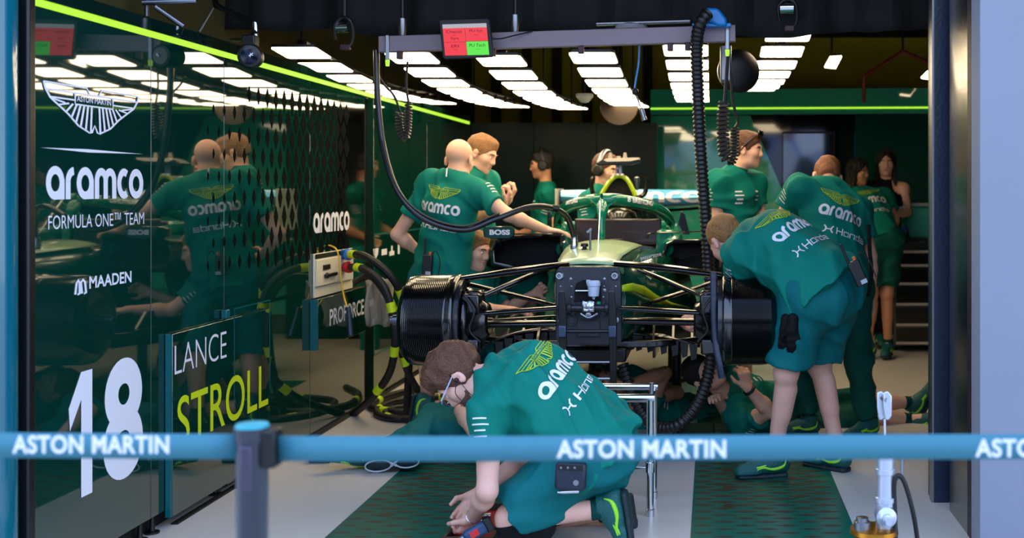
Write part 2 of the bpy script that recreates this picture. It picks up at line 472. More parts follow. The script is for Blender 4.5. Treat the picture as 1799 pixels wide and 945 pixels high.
# printed diamonds growing along the wall
dm = MB(); xo = XW+.0015
for r in range(9):
    z = 1.90-.103*r; off = .058 if r % 2 else 0
    d = 5.20+off
    while d < 7.2:
        t = (d-5.2)/2.0; wd = .009+.049*t; hh = .024+.048*min(1, t*1.8); edge = 1
        if (r > 0 or t > .2):
            dm.add([(xo, d-wd, z), (xo, d, z-hh*edge), (xo, d+wd, z), (xo, d, z+hh*edge)], [(0, 1, 2, 3)])
        d += .116
dm.build('diamond_pattern', M_diamond, wall_l)
bk = MB(); bk.bx(XW-.001, XW+.001, 7.0, 7.54, 1.06, 1.98); bk.build('black_panel', M_blackgloss, wall_l)
led = MB(); led.bx(XW-.012, XW+.006, 3.86, 10.8, 2.051, 2.073); led.build('light_strip', M_led, wall_l)
fa = MB(); fa.bx(XW-.06, XW+.012, 3.86, 10.82, 2.074, 2.125); fa.build('fascia', M_green_dk, wall_l)
for d in (4.62, 4.72, 5.32, 6.4):
    ft = MB(); ft.lathe((XW-.02, d, 0), (0, 0, 1), [(0, .03), (.008, .03), (.012, .012), (.05, .008), (.075, .008)], 14); ft.build('levelling_foot', M_black, wall_l)
def on_wall(name, vf, d0, d1, z0, z1, m, x=XW+.002, parent=None):
    return flat_letter(name, fit2(vf, d1-d0, z1-z0), (x, (d0+d1)/2, (z0+z1)/2), (0, 1, 0), (0, 0, 1), m, parent or wall_l, .0)
on_wall('winged_badge', wings2d(.02), 3.91, 4.57, 1.63, 1.80, M_white)
sw = MB(); sw.add([(XW+.002, 3.90, 1.568), (XW+.002, 4.2, 1.561), (XW+.002, 4.6, 1.568), (XW+.002, 4.2, 1.573)], [(0, 1, 2, 3)]); sw.build('underline', M_white, wall_l)
on_wall('sponsor_word', word_rounded(), 3.93, 4.6, 1.388, 1.507, M_white)
on_wall('team_line', text2d('FORMULA ONE\u2122 TEAM', -.005), 3.945, 4.61, 1.285, 1.335, M_white)
on_wall('sponsor_line', text2d('MAADEN', .02), 4.205, 4.51, 1.058, 1.103, M_white)
def ring(x): return [(x, 0), (x+.1, .8), (x+.2, 1), (x+.35, .9), (x+.35, .2), (x+.2, 0), (x, .0)]
on_wall('sponsor_mark', stroke2d([[(0, 0), (.12, .8), (.28, 1), (.4, .8), (.4, 0), (.2, .0)], [(.62, .0), (.5, .8), (.7, 1), (.9, .8), (1, 0), (.8, 0)]], .2), 4.105, 4.19, 1.04, 1.10, M_white)
on_wall('race_number', join2(fit2(([(0, .74), (.52, 1), (1, 1), (1, 0), (.52, 0), (.52, .78), (.05, .56)], [(5, 2, 3, 4), (0, 1, 5, 6), (1, 2, 5)]), .27, 1, .13, 0), fit2(text2d('8', .035, res=8), .52, 1.03, .66, 0)), 4.07, 4.60, .294, .766, M_white)
on_wall('sponsor_word', word_rounded(), 6.57, 7.22, 1.172, 1.292, M_white)
ic = MB()
for i, k in enumerate((7.73, 7.93, 8.12, 8.3)):
    P = [[(0, 1), (1, 1), (.9, .4), (.5, 0), (.1, .4)], [(0, .2), (1, .2), (1, .8), (0, .8)], [(0, 0), (1, 0), (1, .4), (.65, .5), (.65, 1), (.35, 1), (.35, .5), (0, .4)], [(.3, 0), (.7, 0), (.7, 1), (.3, 1)]][i]
    ic.add([(XW+.002, k+.13*a, .955+.07*b) for a, b in P], [tuple(range(len(P)))])
ic.build('safety_icons', M_white, wall_l)
pn = MB()   # thin outlines of hatches on the far part
for d0, d1, z0, z1 in ((7.76, 9.15, .3, 1.12), (9.25, 10.7, .3, 1.2)):
    for a in (d0, d1): pn.bx(XW-.001, XW+.002, a-.008, a+.008, z0, z1)
    for a in (z0, z1): pn.bx(XW-.001, XW+.002, d0, d1, a-.006, a+.006)
pn.build('hatch_outline', M_teal, wall_l)
# big rounded end column of the wall, out in the daylight
c = MB(); c.lathe((-2.37, 3.74, 0), (0, 0, 1), [(0, .08), (2.5, .08)], 40)
c.build('column_left', mat('teal_gloss', (10, 96, 112), .12, coat=.6), kind='structure')
b = MB(); b.bx(-2.33, XW+.012, 3.815, 3.858, 0, 2.125); b.build('trim_5', M_black, kind='structure', bevel=.008)
# ------------------------------------------------------------------ back walls
b = MB(); xs = [-2.3, -1.7, -1.1, -.52]
for a, e in zip(xs, xs[1:]): b.bx(a+.003, e-.003, 10.9, 10.96, 0, 2.07)
bw = b.build('wall_back', mat('far_green_panel', (4, 30, 25), .3, ior=1.3, spec=.3), kind='structure')
b = MB(); b.bx(-4, 4.5, 12.5, 12.6, 0, 3.1); b.build('wall_rear', M_olive, kind='structure')
b = MB()   # duct work of the rear wall
for k in range(6): b.bx(-2.4+k*.33, -2.3+k*.33, 12.4, 12.48, 1.9, 3)
b.build('trim_1', mat('olive_dark', (52, 46, 12), .8), kind='structure')
# angled right-hand back wall
A = Vector((-.60, 11.3, 0)); B = Vector((2.9, 11.1, 0)); u = (B-A).normalized(); nb = Vector((u.y, -u.x, 0))
def on_back(t, z, off=0.): return A+u*t+Vector((0, 0, z))+nb*off
LB = (B-A).length
def slab(mb, t0, t1, z0, z1, off0, off1, mi=0):
    mb.hexa([on_back(t0, z0, off1), on_back(t1, z0, off1), on_back(t1, z0, off0), on_back(t0, z0, off0),
             on_back(t0, z1, off1), on_back(t1, z1, off1), on_back(t1, z1, off0), on_back(t0, z1, off0)], mi)
b = MB(); slab(b, 0, LB, 0, 2.42, -.06, 0); wall_b = b.build('wall_back_right', M_green_dk, kind='structure')
def t_of(px):    # where a picture column meets the angled wall
    k = (px-CX)/F; return (k*A.y-A.x)/(u.x-k*u.y)
b = MB(); P = [(0, .2), (t_of(1412), .2), (t_of(1412), .93), (t_of(1318), 2.16), (0, 2.16)]
b.prism([on_back(t, z, .002) for t, z in P], nb*.02); b.build('bright_panel', M_green_hi, wall_b)
b = MB(); slab(b, 0, LB, 2.17, 2.42, 0, .05); b.build('fascia', M_green_hi, wall_b)
b = MB(); slab(b, 0, LB, 2.222, 2.238, .05, .056); b.build('light_strip', M_led, wall_b)
b = MB(); P = [(t_of(1412), .6), (t_of(1470), .6), (t_of(1470), 2.16), (t_of(1318), 2.16), (t_of(1412), .93)]
b.prism([on_back(t, z, .002) for t, z in P], nb*.004); b.build('black_panel', M_blackgloss, wall_b)
b = MB(); slab(b, t_of(1502), t_of(1690), .7, 2.16, .001, .02); b.build('bright_panel', mat('mid_green_panel', (8, 72, 62), .06, ior=1.6), wall_b)
def on_backtext(vf, t0, t1, z0, z1, m, name):
    return flat_letter(name, fit2(vf, t1-t0, z1-z0), on_back((t0+t1)/2, (z0+z1)/2, .0235), u, (0, 0, 1), m, wall_b, .0)
M_ghost = mat('pale_green_print', (120, 170, 150), .4)
on_backtext(wings2d(.012), t_of(1190), t_of(1275), 1.44, 1.62, M_ghost, 'winged_badge')
on_backtext(text2d('FORMULA ONE TEAM'), t_of(1192), t_of(1320), 1.23, 1.28, M_ghost, 'team_line')
# ------------------------------------------------------------------ right-hand side: posts and outer wall
b = MB(); b.bx(1.012, 1.13, 5.18, 5.32, 0, 3); b.build('pillar_navy', M_navy, kind='structure', bevel=.004)
b = MB(); b.bx(1.004, 1.012, 5.18, 5.24, 0, 3); b.build('trim_2', M_steel, kind='structure')
b = MB()
b.bx(1.058, 1.075, 4.70, 5.06, 0, 3); b.build('trim_3', mat('worn_steel', (120, 118, 112), .22, metal=1., bump=.1, bscale=12), kind='structure')
b = MB(); b.bx(1.056, 1.08, 4.60, 4.70, 0, 3); b.build('trim_4', mat('dark_seal', (26, 20, 28), .5), kind='structure')
b = MB(); b.bx(1.050, 8, 4.45, 4.598, 0, 3); b.build('wall_right', M_bluegrey, kind='structure')
b = MB(); b.bx(4.2, 4.3, 4.8, 12.6, 0, 3); b.build('wall_far_right', M_green_dk, kind='structure')
b = MB(); b.bx(-9, XW-.12, 3.9, 4.05, 0, 3); b.build('wall_front_left', M_bluegrey, kind='structure')
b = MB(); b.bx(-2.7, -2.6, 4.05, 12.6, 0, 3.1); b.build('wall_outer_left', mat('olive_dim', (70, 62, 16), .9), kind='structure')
b = MB(); b.bx(-9, 8, 4.3, 12.7, 3.1, 3.2); b.build('ceiling', M_dark, kind='structure')
# black drape hanging across the opening
rows = []
for k in range(9):
    z = 3.08-(3.08-2.262)*k/8; row = []
    for j in range(121):
        x = -2.72+5.2*j/120; sag = .02*math.sin(j*.16)+.008*math.sin(j*.5)
        row.append((x, 6.1+.03*math.sin(j*.55+.2*k)+.018*math.sin(j*1.3+1), z+(sag if k == 8 else 0)))
    rows.append(row)
mb = MB(); mb.grid(rows); cu = mb.build('drape', M_cloth_blk, label='black fabric drape hanging from the ceiling across the garage opening', cat='drape')
sd = cu.modifiers.new('s', 'SOLIDIFY'); sd.thickness = .006
# ------------------------------------------------------------------ world and camera
wd = bpy.data.worlds.new('sky'); SC.world = wd; wd.use_nodes = True; nt = wd.node_tree
bg = nt.nodes['Background']; tc = nt.nodes.new('ShaderNodeTexCoord'); sp = nt.nodes.new('ShaderNodeSeparateXYZ'); cr = nt.nodes.new('ShaderNodeValToRGB')
nt.links.new(tc.outputs['Generated'], sp.inputs[0]); nt.links.new(sp.outputs['Z'], cr.inputs[0]); nt.links.new(cr.outputs[0], bg.inputs[0])
cr.color_ramp.elements[0].position = 0.; cr.color_ramp.elements[0].color = (.74, .84, 1, 1)
cr.color_ramp.elements[1].position = .6; cr.color_ramp.elements[1].color = (.40, .58, 1, 1)
bg.inputs[1].default_value = 1.4
cam = bpy.data.cameras.new('camera'); co = bpy.data.objects.new('camera', cam); COL.objects.link(co); SC.camera = co
co.location = (0, 0, H); co.rotation_euler = (PI/2, 0, 0)
cam.sensor_width = 36; cam.lens = F/1799*36; cam.shift_x = (899.5-CX)/1799; cam.shift_y = (CY-472.5)/1799
cam.clip_start = .05
cam.dof.use_dof = True; cam.dof.focus_distance = 5.2; cam.dof.aperture_fstop = 2.6
vs = SC.view_settings; vs.view_transform = 'Standard'; vs.look = 'None'; vs.exposure = 1.2; vs.gamma = 1; vs.use_curve_mapping = False
SC.cycles.use_denoising = True; SC.cycles.max_bounces = 8; SC.cycles.sample_clamp_indirect = 6

# the far side of the pit lane: a dark wall and a stand of people, behind the camera, for what the gloss mirrors
m = bpy.data.materials.new('far_stand'); m.use_nodes = True; nt = m.node_tree; b = nt.nodes['Principled BSDF']; b.inputs['Roughness'].default_value = .9
tc = nt.nodes.new('ShaderNodeTexCoord'); no = nt.nodes.new('ShaderNodeTexVoronoi'); no.inputs['Scale'].default_value = 1.6; cr = nt.nodes.new('ShaderNodeValToRGB')
nt.links.new(tc.outputs['Object'], no.inputs['Vector']); nt.links.new(no.outputs['Color'], cr.inputs[0]); nt.links.new(cr.outputs[0], b.inputs['Base Color'])
e = cr.color_ramp.elements; e[0].position = .2; e[0].color = (.03, .04, .05, 1); e[1].position = .8; e[1].color = (.85, .88, .95, 1)
for p, c in ((.35, (.12, .16, .22, 1)), (.45, (.65, .30, .36, 1)), (.55, (.16, .36, .8, 1)), (.66, (.5, .55, .62, 1))):
    q = e.new(p); q.color = c
mb = MB(); mb.bx(-16, 14, -10.2, -10, 0, 3.4); mb.build('wall_opposite', m, kind='structure')
mb = MB(); mb.bx(-16, 14, -9.9, -9.8, 0, 1.2); mb.build('wall_pit', mat('pit_wall', (40, 46, 60), .8), kind='structure')
# =================================================================== ceiling lamps in six rows
M_lampback = mat('lamp_housing', (60, 22, 34), .5)
ZP = [.7456, .707, .680, .665, .66, .6636, .6732, .69, .71, .715]
LAMP0, STEP = 6.4, .40
rowsX = [(530, 102-9, 9, 'leftmost row above the green wall'), (725, 102, 9, 'second row from the green wall'), (881, 107, 9, 'third row, just right of the screen'),
         (1043, 102, 9, 'fourth row under the middle of the beam'), (1205, 88, 7, 'fifth row beside the black hose'), (1385, 62, 7, 'last row over the right side')]
ORD = ['nearest', 'second', 'third', 'fourth', 'fifth', 'sixth', 'seventh', 'eighth', 'ninth']
lamp_mesh = None
for ri, (px, py, n, where) in enumerate(rowsX):
    X = (px-CX)*LAMP0/F; k0 = (CY-py)*LAMP0/F; tilt_y = 0
    zs = [H+k0-.7456+z if ri != 5 else H+k0-(.0*i) for i, z in enumerate(ZP)]
    if ri == 5: zs = [H+(CY-y)*(LAMP0+STEP*i)/F for i, y in enumerate((62, 91, 114, 131, 144, 153, 158, 161))]
    if ri == 4: zs = [H+(CY-y)*(LAMP0+STEP*i)/F for i, y in enumerate((89, 114, 135, 151, 163, 172, 177, 180))]
    # the carrier bar of the row
    bar = MB(); bar.tube([(X, LAMP0+STEP*i, zs[i]+.075) for i in range(n)], .014, 8)
    RAIL = bar.build('lamp_rail', M_steel, label='thin metal rail carrying the lamps of the '+where, cat='rail', group='lamp rails')
    for q_ in (0, n//2, n-1): hg = MB(); hg.cyl((X, LAMP0+STEP*q_, zs[q_]+.08), (X, LAMP0+STEP*q_, 3.1), .006, None, 8); hg.build('drop_rod', M_black, bpy.data.objects[RAIL.name])
    for i in range(n):
        d = LAMP0+STEP*i; z = zs[i]
        sl = (zs[min(i+1, len(zs)-1)]-zs[max(i-1, 0)])/(STEP*(2 if 0 < i < len(zs)-1 else 1))
        xo = (rowsX[ri][0]-CX)*LAMP0/F
        if ri == 5: xo = X-.012*i
        root = empty('ceiling_lamp', (xo, d, z), ORD[i]+' flat lit lamp of the '+where, 'ceiling lamp', 'ceiling lamps in rows')
        root.rotation_euler = (math.atan(sl), 0, 0)
        if lamp_mesh is None:
            def rr(hw, hl, r, z0, z1):
                P = []
                for cx, cy, a in ((hw-r, hl-r, 0), (-hw+r, hl-r, 90), (-hw+r, -hl+r, 180), (hw-r, -hl+r, 270)):
                    P += [(cx+r*math.cos(math.radians(a+t)), cy+r*math.sin(math.radians(a+t)), z0) for t in (0, 30, 60, 90)]
                m = MB(); m.prism(P, (0, 0, z1-z0)); return m
            lamp_mesh = [rr(.125, .135, .02, -.004, .002).mesh('diffuser', M_lamp), rr(.128, .139, .022, .003, .018).mesh('housing', M_black)]
            nk = MB(); nk.cyl((0, 0, .018), (0, 0, .07), .03, .024, 14); lamp_mesh.append(nk.mesh('neck', M_lampback))
        for me, nm in zip(lamp_mesh, ('diffuser', 'housing', 'neck')):
            o = bpy.data.objects.new(nm, me); COL.objects.link(o); o.parent = root
# =================================================================== the racing car
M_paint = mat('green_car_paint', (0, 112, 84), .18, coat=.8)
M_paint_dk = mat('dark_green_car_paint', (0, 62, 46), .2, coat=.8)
M_top_lit = mat('lit_top_green', (176, 206, 156), .3, coat=.5)  # paler copy of the car green, overhead light put into the colour
M_bulk = mat('bulkhead_carbon', (38, 40, 48), .45, coat=.2, bump=.12, bscale=220)
M_limepaint = mat('lime_car_paint', (178, 206, 20), .25, coat=.6)
M_wingblue = mat('wing_blue', (96, 186, 232), .3, coat=.5)
M_brown = mat('dark_brown_panel', (44, 30, 27), .3, coat=.3)
M_gold = mat('arm_carbon', (16, 14, 12), .16, coat=.7)
M_res = mat('white_plastic', (196, 206, 222), .35)
CD = 5.7
car = empty('racing_car', (-.613, CD, 0), 'dark green open-wheel racing car without nose or wheels, raised in mid-garage', 'racing car')
def car_part(mb, name, m, parent=None, **kw): return mb.build(name, m, parent or car, **kw)
def section(pts, d): return [at(x, y, d) for x, y in pts]
# ---- survival cell: sections from the front bulkhead back past the cockpit (pixels at a stated distance)
def sec(xl, xr, yt, yb, d, r=.25, crown=0, n=7):
    """rounded box section"""
    w = xr-xl; h = yb-yt; q = min(w, h)*r; P = []
    for cx, cy, a in ((xr-q, yt+q, 90), (xr-q, yb-q, 0), (xl+q, yb-q, -90), (xl+q, yt+q, -180)):
        for i in range(n):
            t = math.radians(a-90*i/(n-1)); x = cx+q*math.cos(t); y = cy-q*math.sin(t)
            y -= crown*(1-((x-(xl+xr)/2)/(w/2))**2) if y < (yt+yb)/2 else 0
            P.append((x, y))
    return section(P, d)
mb = MB()
rows = [sec(976, 1090, 469, 600, 5.72, .16), sec(974, 1094, 464, 598, 5.85, .22, 2), sec(972, 1112, 452, 590, 6.2, .28, 6), sec(974, 1140, 442, 580, 6.6, .32, 8), sec(980, 1165, 436, 566, 7.0, .32, 8), sec(985, 1172, 433, 556, 7.3, .3, 2)]
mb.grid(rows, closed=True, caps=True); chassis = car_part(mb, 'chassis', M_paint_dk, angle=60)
# chassis top in front of the cockpit, lamp light painted in as pale green
mb = MB(); rows = []
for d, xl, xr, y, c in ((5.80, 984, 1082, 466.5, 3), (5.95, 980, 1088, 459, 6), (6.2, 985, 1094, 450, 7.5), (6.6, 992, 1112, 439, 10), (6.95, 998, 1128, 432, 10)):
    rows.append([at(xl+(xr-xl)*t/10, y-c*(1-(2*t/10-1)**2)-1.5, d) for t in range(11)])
top = MB(); top.grid(rows); tc_ = car_part(top, 'chassis_top_lit', M_top_lit); s_ = tc_.modifiers.new('s', 'SOLIDIFY'); s_.thickness = .004
lg = MB(); lg.grid([[at(1040+x, 462-y*.6, 5.86+y*.006) for x in (-16, 0, 22)] for y in (0, 8, 14)]); car_part(lg, 'nose_emblem', M_limepaint, tc_)
# lime flash on the side of the survival cell
bv = bvh_of(chassis)
def throw(px, py, d0=5.2, off=.004):
    o = Vector((0, 0, H)); r = (at(px, py, d0)-o).normalized(); hit = bv.ray_cast(o+r*4, r, 6)
    return None if hit[0] is None else hit[0]+hit[1]*off*(1 if hit[1].dot(r) < 0 else -1)
P = [at(x, y, d) for x, y, d in ((1092, 501, 5.74), (1110, 497, 5.86), (1130, 502, 6.0), (1152, 518, 6.2), (1178, 531, 6.5), (1210, 540, 6.8))]
Q = [at(x, y, d) for x, y, d in ((1092, 512, 5.74), (1110, 511, 5.86), (1130, 518, 6.0), (1152, 530, 6.2), (1178, 538, 6.5), (1210, 541, 6.8))]
mb = MB(); mb.grid([P, Q]); fl = car_part(mb, 'lime_flash', M_limepaint); fl.modifiers.new('s', 'SOLIDIFY').thickness = .006
for nm, vf, (x, y, d), (w, h), m in (('side_lettering', text2d('pepperstone', .01), (1137, 452, 6.25), (.34, .026), M_white), ('side_mark', stroke2d([[(0, 1), (.5, 0), (1, 1)], [(.1, .8), (.9, .8)], [(.25, .5), (.75, .5)], [(.5, .95), (.5, .2)]], .16), (1134, 484, 6.2), (.2, .05), M_white)):
    flat_letter(nm, fit2(vf, w, h), at(x, y, d)+Vector((.012, 0, 0)), (.28, .96, .02), (-.25, 0, 1), m, car, .012)
# sidewalls that spread back to the side pods
mb = MB(); mb.grid([[at(1096, 470, 5.9), at(1096, 560, 5.9), at(1090, 596, 5.9)], [at(1150, 452, 6.6), at(1170, 545, 6.6), at(1150, 585, 6.6)], [at(1200, 450, 7.2), at(1225, 540, 7.2), at(1200, 575, 7.2)]])
o = car_part(mb, 'side_fairing', M_paint_dk); o.modifiers.new('s', 'SOLIDIFY').thickness = .008
# ---- cockpit surround, seat back, screen
mb = MB()
rim = [at(990, 438, 6.95), at(982, 420, 7.2), at(984, 408, 7.5), at(1000, 400, 7.9), at(1165, 400, 7.9), at(1186, 408, 7.5), at(1186, 420, 7.2), at(1170, 438, 6.95)]
mb.tube(spline(rim, 5), .045, 10); car_part(mb, 'cockpit_rim', M_paint)
mb = MB(); mb.box(at(1086, 414, 7.7), (.585, .03, .20)); mb.box(at(1086, 408, 7.62), (.58, .02, .18)); car_part(mb, 'head_rest', M_brown, bevel=.015)
mb = MB(); mb.lathe(at(1088, 388, 7.85), (0, 0, 1), [(-.07, .13), (0, .135), (.06, .11), (.09, .05)], 24); car_part(mb, 'seat_shell', M_carbon)
for q_, z_ in ((at(1170, 425, 7.25), (.11, .3, .16)), (at(993, 425, 7.25), (.07, .3, .12))):
    mb = MB(); mb.box(q_, z_); car_part(mb, 'cockpit_side', M_paint, bevel=.02)
mb = MB(); mb.lathe(at(1083, 433, 7.0), (0, 0, 1), [(0, .045), (.012, .047), (.014, .03), (.03, .03), (.032, .043), (.045, .043)], 20); car_part(mb, 'steering_boss', M_black)
# ---- halo
mb = MB()
LH = spline([at(1058, 350, 7.05), at(1040, 352, 7.08), at(1016, 357, 7.2), at(996, 364, 7.4), at(984, 378, 7.7), at(981, 400, 8.0), at(984, 420, 8.1)], 6)
RH = spline([at(1058, 350, 7.05), at(1086, 351, 7.08), at(1120, 357, 7.2), at(1150, 365, 7.4), at(1172, 380, 7.7), at(1182, 402, 8.0), at(1182, 422, 8.1)], 6)
mb.tube(LH, [.036+.004*math.sin(i*.1) for i in range(len(LH))], 12); mb.tube(RH, .038, 12)
mb.tube(spline([at(1057, 440, 6.95), at(1057, 415, 6.93), at(1057, 385, 6.95), at(1058, 366, 7.0), at(1058, 348, 7.08)], 5), [.022]*10+[.024, .026, .03, .034, .038, .04, .04, .036, .03, .02, .02][:11], 12)
mb.grid([[at(1038, 352, 7.02), at(1048, 362, 7.0), at(1058, 378, 6.97), at(1070, 362, 7.0), at(1084, 352, 7.02)], [at(1034, 344, 7.12), at(1046, 343, 7.12), at(1058, 342.5, 7.12), at(1074, 343, 7.12), at(1088, 344, 7.12)]])
halo = car_part(mb, 'halo', M_paint, angle=60)
path_letter('halo_lettering', fit2(text2d('B BREITLING', .03), .235, .030, .1175), RH, .040, .145, M_white, halo)
path_letter('halo_lettering', fit2(text2d('BREITLING', .03), .17, .026, .085), LH[::-1], .042, sum((a-b).length for a, b in zip(LH, LH[1:]))-.335, M_white, halo)
# ---- air intake with roll hoop, camera pod, horns
mb = MB()
ap = [(1051, 352), (1062, 332), (1074, 316), (1088, 309), (1102, 316), (1112, 334), (1120, 352)]
outer = spline([at(x, y, 8.2) for x, y in ap], 4); mb.tube(outer, .017, 8); car_part(mb, 'intake_rim', M_limepaint)
mb = MB(); mb.prism([at(1088+(x-1088)*.97, y+1.5, 8.23) for x, y in ap], (0, .25, 0)); car_part(mb, 'intake_mouth', M_dark)
mb = MB(); rows = []
for d, k, dy in ((8.24, 1.06, 0), (8.6, 1.0, 3), (9.0, .7, 12)):
    rows.append([at(1088+(x-1088)*k, y-1.5+dy, d) for x, y in ap])
mb.grid(rows); o = car_part(mb, 'engine_cover', M_paint_dk); o.modifiers.new('s', 'SOLIDIFY').thickness = .01
mb = MB(); mb.box(at(1090, 300, 8.25), (.025, .05, .10)); mb.box(at(1083, 299, 8.22), (.012, .02, .085)); pod_post = car_part(mb, 'camera_post', M_steel, bevel=.003)
mb = MB(); mb.prism([at(x, y, 8.1) for x, y in ((1046, 287), (1060, 279), (1122, 277), (1122, 285), (1108, 289), (1050, 290))], (0, .16, 0)); pod = car_part(mb, 'camera_pod', M_black, bevel=.006)
mb = MB(); mb.prism([at(x, y, 8.08) for x, y in ((1060, 281), (1066, 278), (1122, 276.5), (1122, 280), (1108, 283), (1066, 284))], (0, .17, 0)); car_part(mb, 'pod_top', mat('pod_pale', (206, 196, 178), .4), pod)
for x in (1072, 1087, 1098):
    mb = MB(); mb.lathe(at(x, 279, 8.15), (0, 0, 1), [(0, .017), (.02, .014), (.045 if x != 1087 else .02, .01)], 12); car_part(mb, 'pod_stud', mat('stud_grey', (150, 142, 130), .5), pod)
mb = MB()
for x in (1077, 1085, 1093): mb.box(at(x, 306.5, 8.16), (.02, .01, .014))
car_part(mb, 'white_marks', M_white)
for P in ([(1043, 311), (1040, 318), (1040, 332), (1044, 342), (1053, 347)], [(1133, 309), (1136, 318), (1134, 336), (1128, 344), (1117, 348)]):
    mb = MB(); mb.tube(spline([at(x, y, 8.0) for x, y in P], 6), .016, 8); car_part(mb, 'intake_horn', M_gold)
mb = MB(); mb.lathe(at(1119, 322, 8.4), (0, 0, 1), [(-.05, .01), (.0, .018), (.04, .022), (.05, .01)], 12); car_part(mb, 'sensor_mast', M_steel)
for P in ([(1128, 352), (1138, 378), (1150, 402)], [(1120, 352), (1128, 380), (1136, 398)], [(1056, 356), (1050, 375), (1044, 390)]):
    mb = MB(); mb.tube([at(x, y, 8.1) for x, y in P], .011, 8); car_part(mb, 'hoop_stay', M_gold)
# antenna, dampers and little fittings on the cover
mb = MB(); mb.tube([at(1055, 347, 6.9), at(1051, 430, 6.6)], .0025, 6); car_part(mb, 'pitot_wire', M_chrome)
mb = MB(); mb.tube([at(1037, 443, 6.25), at(1037, 404, 6.25)], .006, 8); mb.box(at(1035, 405, 6.25), (.03, .012, .012), Matrix.Rotation(-.7, 3, 'Y')); car_part(mb, 'pitot_tube', M_steel)
mb = MB(); mb.lathe(at(1027, 441, 6.3), (0, 0, 1), [(0, .018), (.012, .02), (.014, .012), (.024, .012), (.026, .022), (.04, .02), (.044, .016)], 16); car_part(mb, 'cap', M_black)
mb = MB(); mb.lathe(at(1009, 440, 6.45), (0, 0, 1), [(0, .022), (.05, .022), (.075, .018)], 16); car_part(mb, 'hose_port', M_chrome)
# ---- side pods with dark mouths
for P, y0, pod_txt in (([(866, 440), (872, 424), (900, 417), (985, 414), (988, 468), (905, 470), (868, 462)], 0, 'S'), ([(1172, 430), (1186, 424), (1232, 424), (1262, 430), (1262, 474), (1190, 474), (1160, 470)], 0, None)):
    cx = sum(p[0] for p in P)/len(P); cy = sum(p[1] for p in P)/len(P)
    def ringp(k, d, sy=1, dy=0): return [at(cx+(x-cx)*k, cy+dy+(y-cy)*k*sy, d) for x, y in P]
    mb = MB(); mb.grid([ringp(.9, 6.98), ringp(1.0, 6.9), ringp(1.1, 7.0, 1, 2), ringp(1.16, 7.5, 1.1, 4), ringp(1.1, 8.4, 1.0, 2)], closed=True, caps=False); o = car_part(mb, 'side_pod', M_paint_dk if pod_txt else M_carbon, angle=50)
    mb = MB(); mb.grid([ringp(.92, 7.0), ringp(.86, 7.4)], closed=True, caps=True); car_part(mb, 'inlet', M_dark, o)
    mb = MB(); mb.tube(ringp(1.0, 6.9)+[ringp(1.0, 6.9)[0]], .012, 8); car_part(mb, 'inlet_lip', M_gold, o)
# ---- mirrors
mb = MB(); rows = []
for d, k in ((6.68, .9), (6.7, 1.), (6.78, 1.), (6.84, .8)):
    P = [(848, 402), (852, 398), (898, 397), (905, 401), (904, 414), (898, 419), (858, 420), (850, 416)]
    rows.append([at(876+(x-876)*k, 408.5+(y-408.5)*k, d) for x, y in P])
mb.grid(rows, closed=True, caps=True); mir = car_part(mb, 'mirror', M_paint_dk, angle=50)
flat_letter('mirror_lettering', fit2(text2d('BOSS', .045), .12, .031), at(878, 408, 6.672), (1, 0, 0), (0, 0, 1), M_white, mir, .001)
mb = MB(); mb.tube([at(903, 411, 6.76), at(990, 411, 6.95)], .008, 8, flat=((0, 0, 1), .6)); mb.tube([at(876, 419, 6.76), at(879, 432, 6.85), at(884, 442, 6.95)], .009, 8); car_part(mb, 'mirror_stay', M_gold)
mb = MB(); rows = []
for d, k in ((6.9, .9), (6.92, 1.), (7.0, 1.), (7.06, .8)):
    P = [(1236, 390), (1244, 386), (1276, 386), (1282, 390), (1282, 404), (1272, 408), (1240, 408)]
    rows.append([at(1258+(x-1258)*k, 397+(y-397)*k, d) for x, y in P])
mb.grid(rows, closed=True, caps=True); mir = car_part(mb, 'mirror', M_paint_dk, angle=50)
flat_letter('mirror_lettering', fit2(text2d('BOSS', .04), .11, .03), at(1259, 397, 6.89), (1, 0, 0), (0, 0, 1), M_white, mir, .001)
mb = MB(); mb.tube(spline([at(1137, 418, 7.2), at(1140, 411, 7.15), at(1160, 409, 7.1), at(1240, 406, 6.98)], 5), .008, 8, flat=((0, 0, 1), .6)); mb.tube([at(1160, 460, 7.0), at(1238, 446, 6.9)], .006, 8); car_part(mb, 'mirror_stay', M_gold)
# turning vanes standing by the cockpit
for P in ([(960, 411), (962, 372), (967, 370), (968, 411)], [(1188, 412), (1196, 370), (1203, 376), (1212, 412)]):
    mb = MB(); mb.prism([at(x, y, 7.6) for x, y in P], (0, .06, 0)); car_part(mb, 'fin', M_gold, bevel=.003)
# ---- rear wing
WD = 9.0
mb = MB(); rows = []
for i in range(13):
    t = i/12; x = 985+(1262-985)*t; sg = 6*(1-(2*t-1)**2)
    rows.append([at(x, 334-(1-abs(2*t-1))*1.5, WD), at(x, 345+sg*.6, WD-.05), at(x, 354+sg, WD-.02), at(x, 358+sg, WD+.08), at(x, 346, WD+.2), at(x, 334, WD+.12)])
mb.grid(rows, closed=True, caps=True); wing = car_part(mb, 'rear_wing', M_wingblue, angle=50)
wb = bvh_of(wing); wrap_letter('wing_lettering', fit2(word_rounded(), 1.0, .085), wb, at(1124, 346, WD-.1), (1, 0, 0), (0, 0, 1), M_white, wing, .003, .02, .3)
mb = MB(); rows = []
for i in range(13):
    t = i/12; x = 985+(1262-985)*t; sg = 9*(1-(2*t-1)**2)
    rows.append([at(x, 359+sg, WD-.06), at(x, 364+sg, WD-.05), at(x, 364+sg, WD+.2), at(x, 360+sg, WD+.2)])
mb.grid(rows, closed=True, caps=True); car_part(mb, 'wing_lower_edge', M_gold, wing)
